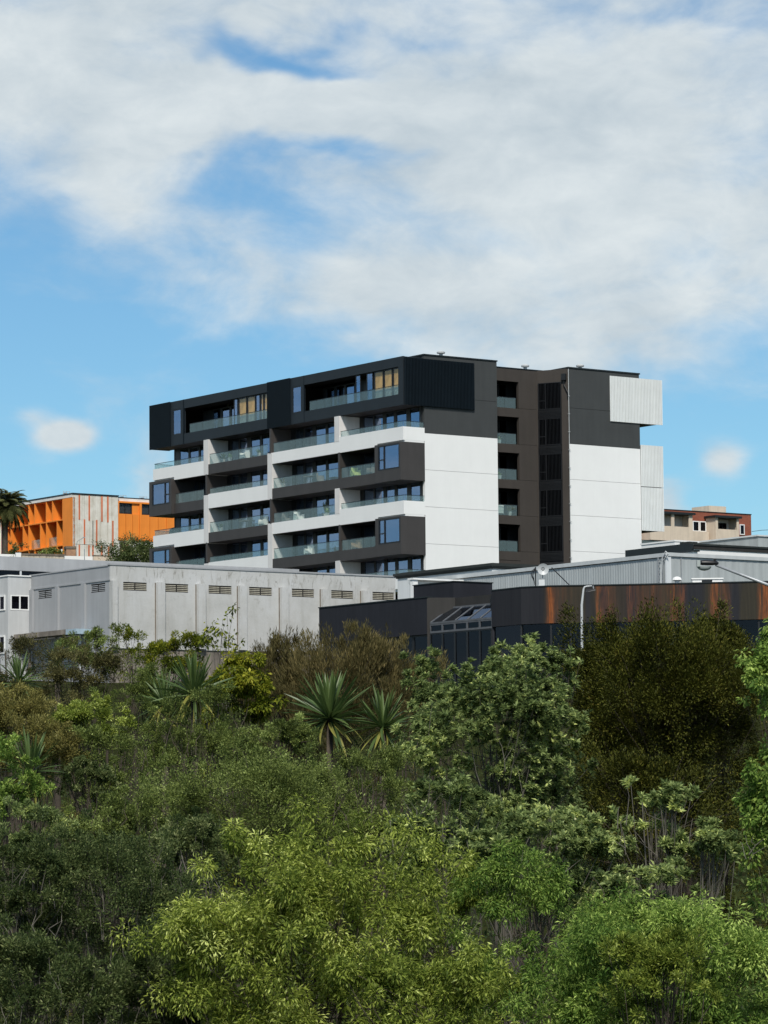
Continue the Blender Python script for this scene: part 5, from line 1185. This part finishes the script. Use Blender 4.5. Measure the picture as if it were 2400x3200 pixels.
def cabbage(label, px, py, depth, len_px, n=64, droopy=.0, lean=(0, 0)):
    c = at(px, py, depth); gz = ground_z(depth); r = empty('cabbage_tree', (c.x-lean[0], c.y, gz), 0, label, 'cabbage tree', 'cabbage trees in the scrub')
    h = c.z-gz; L_ = len_px*depth/FPX
    MB().tube([(0, 0, 0), (lean[0]*.4, 0, h*.5), (lean[0], 0, h)], [.10, .075, .06], 8).build('trunk', 'bark2', r, smooth=True)
    for i in range(n):
        f = (i+.5)/n; el_ = math.radians(88-f*(128+30*droopy)+random.uniform(-8, 8)); az_ = i*2.39996+random.uniform(-.3, .3)
        if el_ > .6: me = random.choice(BL[0]); 
        elif el_ > -.2: me = random.choice(BL[1])
        elif el_ > -.7: me = random.choice(BL[2]) if random.random() < .5 else random.choice(BO)
        else: me = random.choice(BO)
        o = bpy.data.objects.new('leaf', me); link(o, r); o.location = (lean[0]+.03*math.cos(az_), .03*math.sin(az_), h+.03*math.sin(el_)+random.uniform(-.04, .06))
        d = Vector((math.cos(az_)*math.cos(el_), math.sin(az_)*math.cos(el_), math.sin(el_)))
        d = (d+Vector((random.gauss(0, .09), random.gauss(0, .09), random.gauss(0, .06)))).normalized(); side = Vector((-math.sin(az_), math.cos(az_), 0)); side = (side-d*side.dot(d)).normalized(); side.rotate(Matrix.Rotation(random.gauss(0, .35), 3, d)); upv = d.cross(side)
        o.rotation_euler = Matrix((d, side, upv)).transposed().to_euler(); s_ = L_*random.uniform(.82, 1.08); o.scale = (s_, L_*1.05, L_)
cabbage('tallest cabbage tree with a full upright crown left of the grey shrubs', 1030, 2248, 62, 160, 124)
cabbage('second cabbage tree leaning right of the tallest one', 1196, 2278, 60.5, 130, 104, .3)
cabbage('cabbage tree with upright blades under the warehouse wall', 606, 2172, 64, 138, 113)
cabbage('cabbage tree half hidden left of the one under the warehouse wall', 516, 2205, 64.5, 108, 81, .3)
cabbage('cabbage tree with long drooping yellow blades at the left', 95, 2415, 54, 132, 89, .6)
cabbage('cabbage tree with yellow hanging blades near the left edge', 60, 2135, 64, 92, 87, .5)
cabbage('small cabbage tree with thin upright blades left of the blue canopy end', 180, 2080, 74, 76, 63)

# phoenix palm in front of the orange flats
def palm():
    c = at(15, 1582, 346); gz = ground_z(346); r = empty('phoenix_palm', (c.x, c.y, gz), 0, 'thick trunked date palm in front of the orange flats at the left edge', 'palm tree')
    h = c.z-gz
    MB().tube([(0, 0, 0), (.02, 0, h*.5), (0, 0, h-.35), (0, 0, h)], [.36, .31, .34, .45], 10).build('trunk', 'bark2', r)
    n = 14; vs, fs, tn = [], [], []
    def pt(t): return Vector((2.75*t*(1-.18*t), 0, .95*t-1.75*t*t))
    for i in range(n):
        t = i/n; a, b = pt(t), pt((i+1)/n); w = .028*(1-t*.7); k = len(vs); vs += [(a.x, -w, a.z), (a.x, w, a.z), (b.x, w, b.z), (b.x, -w, b.z)]; fs.append((k, k+1, k+2, k+3)); tn += [.6]*4
    for i in range(46):
        t = .10+.9*i/45; p = pt(t); l = .62*math.sin(math.pi*min(1, .25+.7*t))**.7
        for s_ in (-1, 1):
            d = Vector((.55, s_*.8, -.35+random.uniform(-.12, .15))).normalized()*l; k = len(vs); q = p+d*.5; e_ = p+d; e_.z -= .07
            vs += [tuple(p), (q.x, q.y, q.z+.035), tuple(e_), (q.x, q.y, q.z-.035)]; fs.append((k, k+1, k+2, k+3)); tn += [random.uniform(.1, .9)]*4
    me = bpy.data.meshes.new('frond'); me.from_pydata(vs, [], fs); me.materials.append(LM['palm']); me.attributes.new('tone', 'FLOAT', 'POINT').data.foreach_set('value', tn)
    for i in range(96):
        o = bpy.data.objects.new('frond', me); link(o, r); f = i/95; o.location = (0, 0, h-.1+random.uniform(-.15, .1))
        o.rotation_euler = (random.uniform(-.3, .3), math.radians(-62+f*112+random.uniform(-7, 7)), i*2.39996+random.uniform(-.2, .2)); o.scale = (random.uniform(.95, 1.22),)*3
palm()
def bush_far(label, px, py, rx, ry, depth, n, lm='dark', cl=60, ls=2.0):
    plant('garden_bush', label, 'bush', px, py, rx, ry, depth, lm, 'broad', cl, n, stems=3, bark='bark2', lscale=ls, cr=.20, bough=5)
bush_far('dark rounded bush between the striped gable and the white balconies', 430, 1752, 104, 74, 330, 17000, 'dark', 230, 2.5)
bush_far('low dark bush at the foot of the palm', 60, 1722, 42, 30, 340, 2200, 'dark', 30)
bush_far('low green bush behind the stone garden wall', 150, 1726, 45, 14, 341, 1500, 'olive', 24)
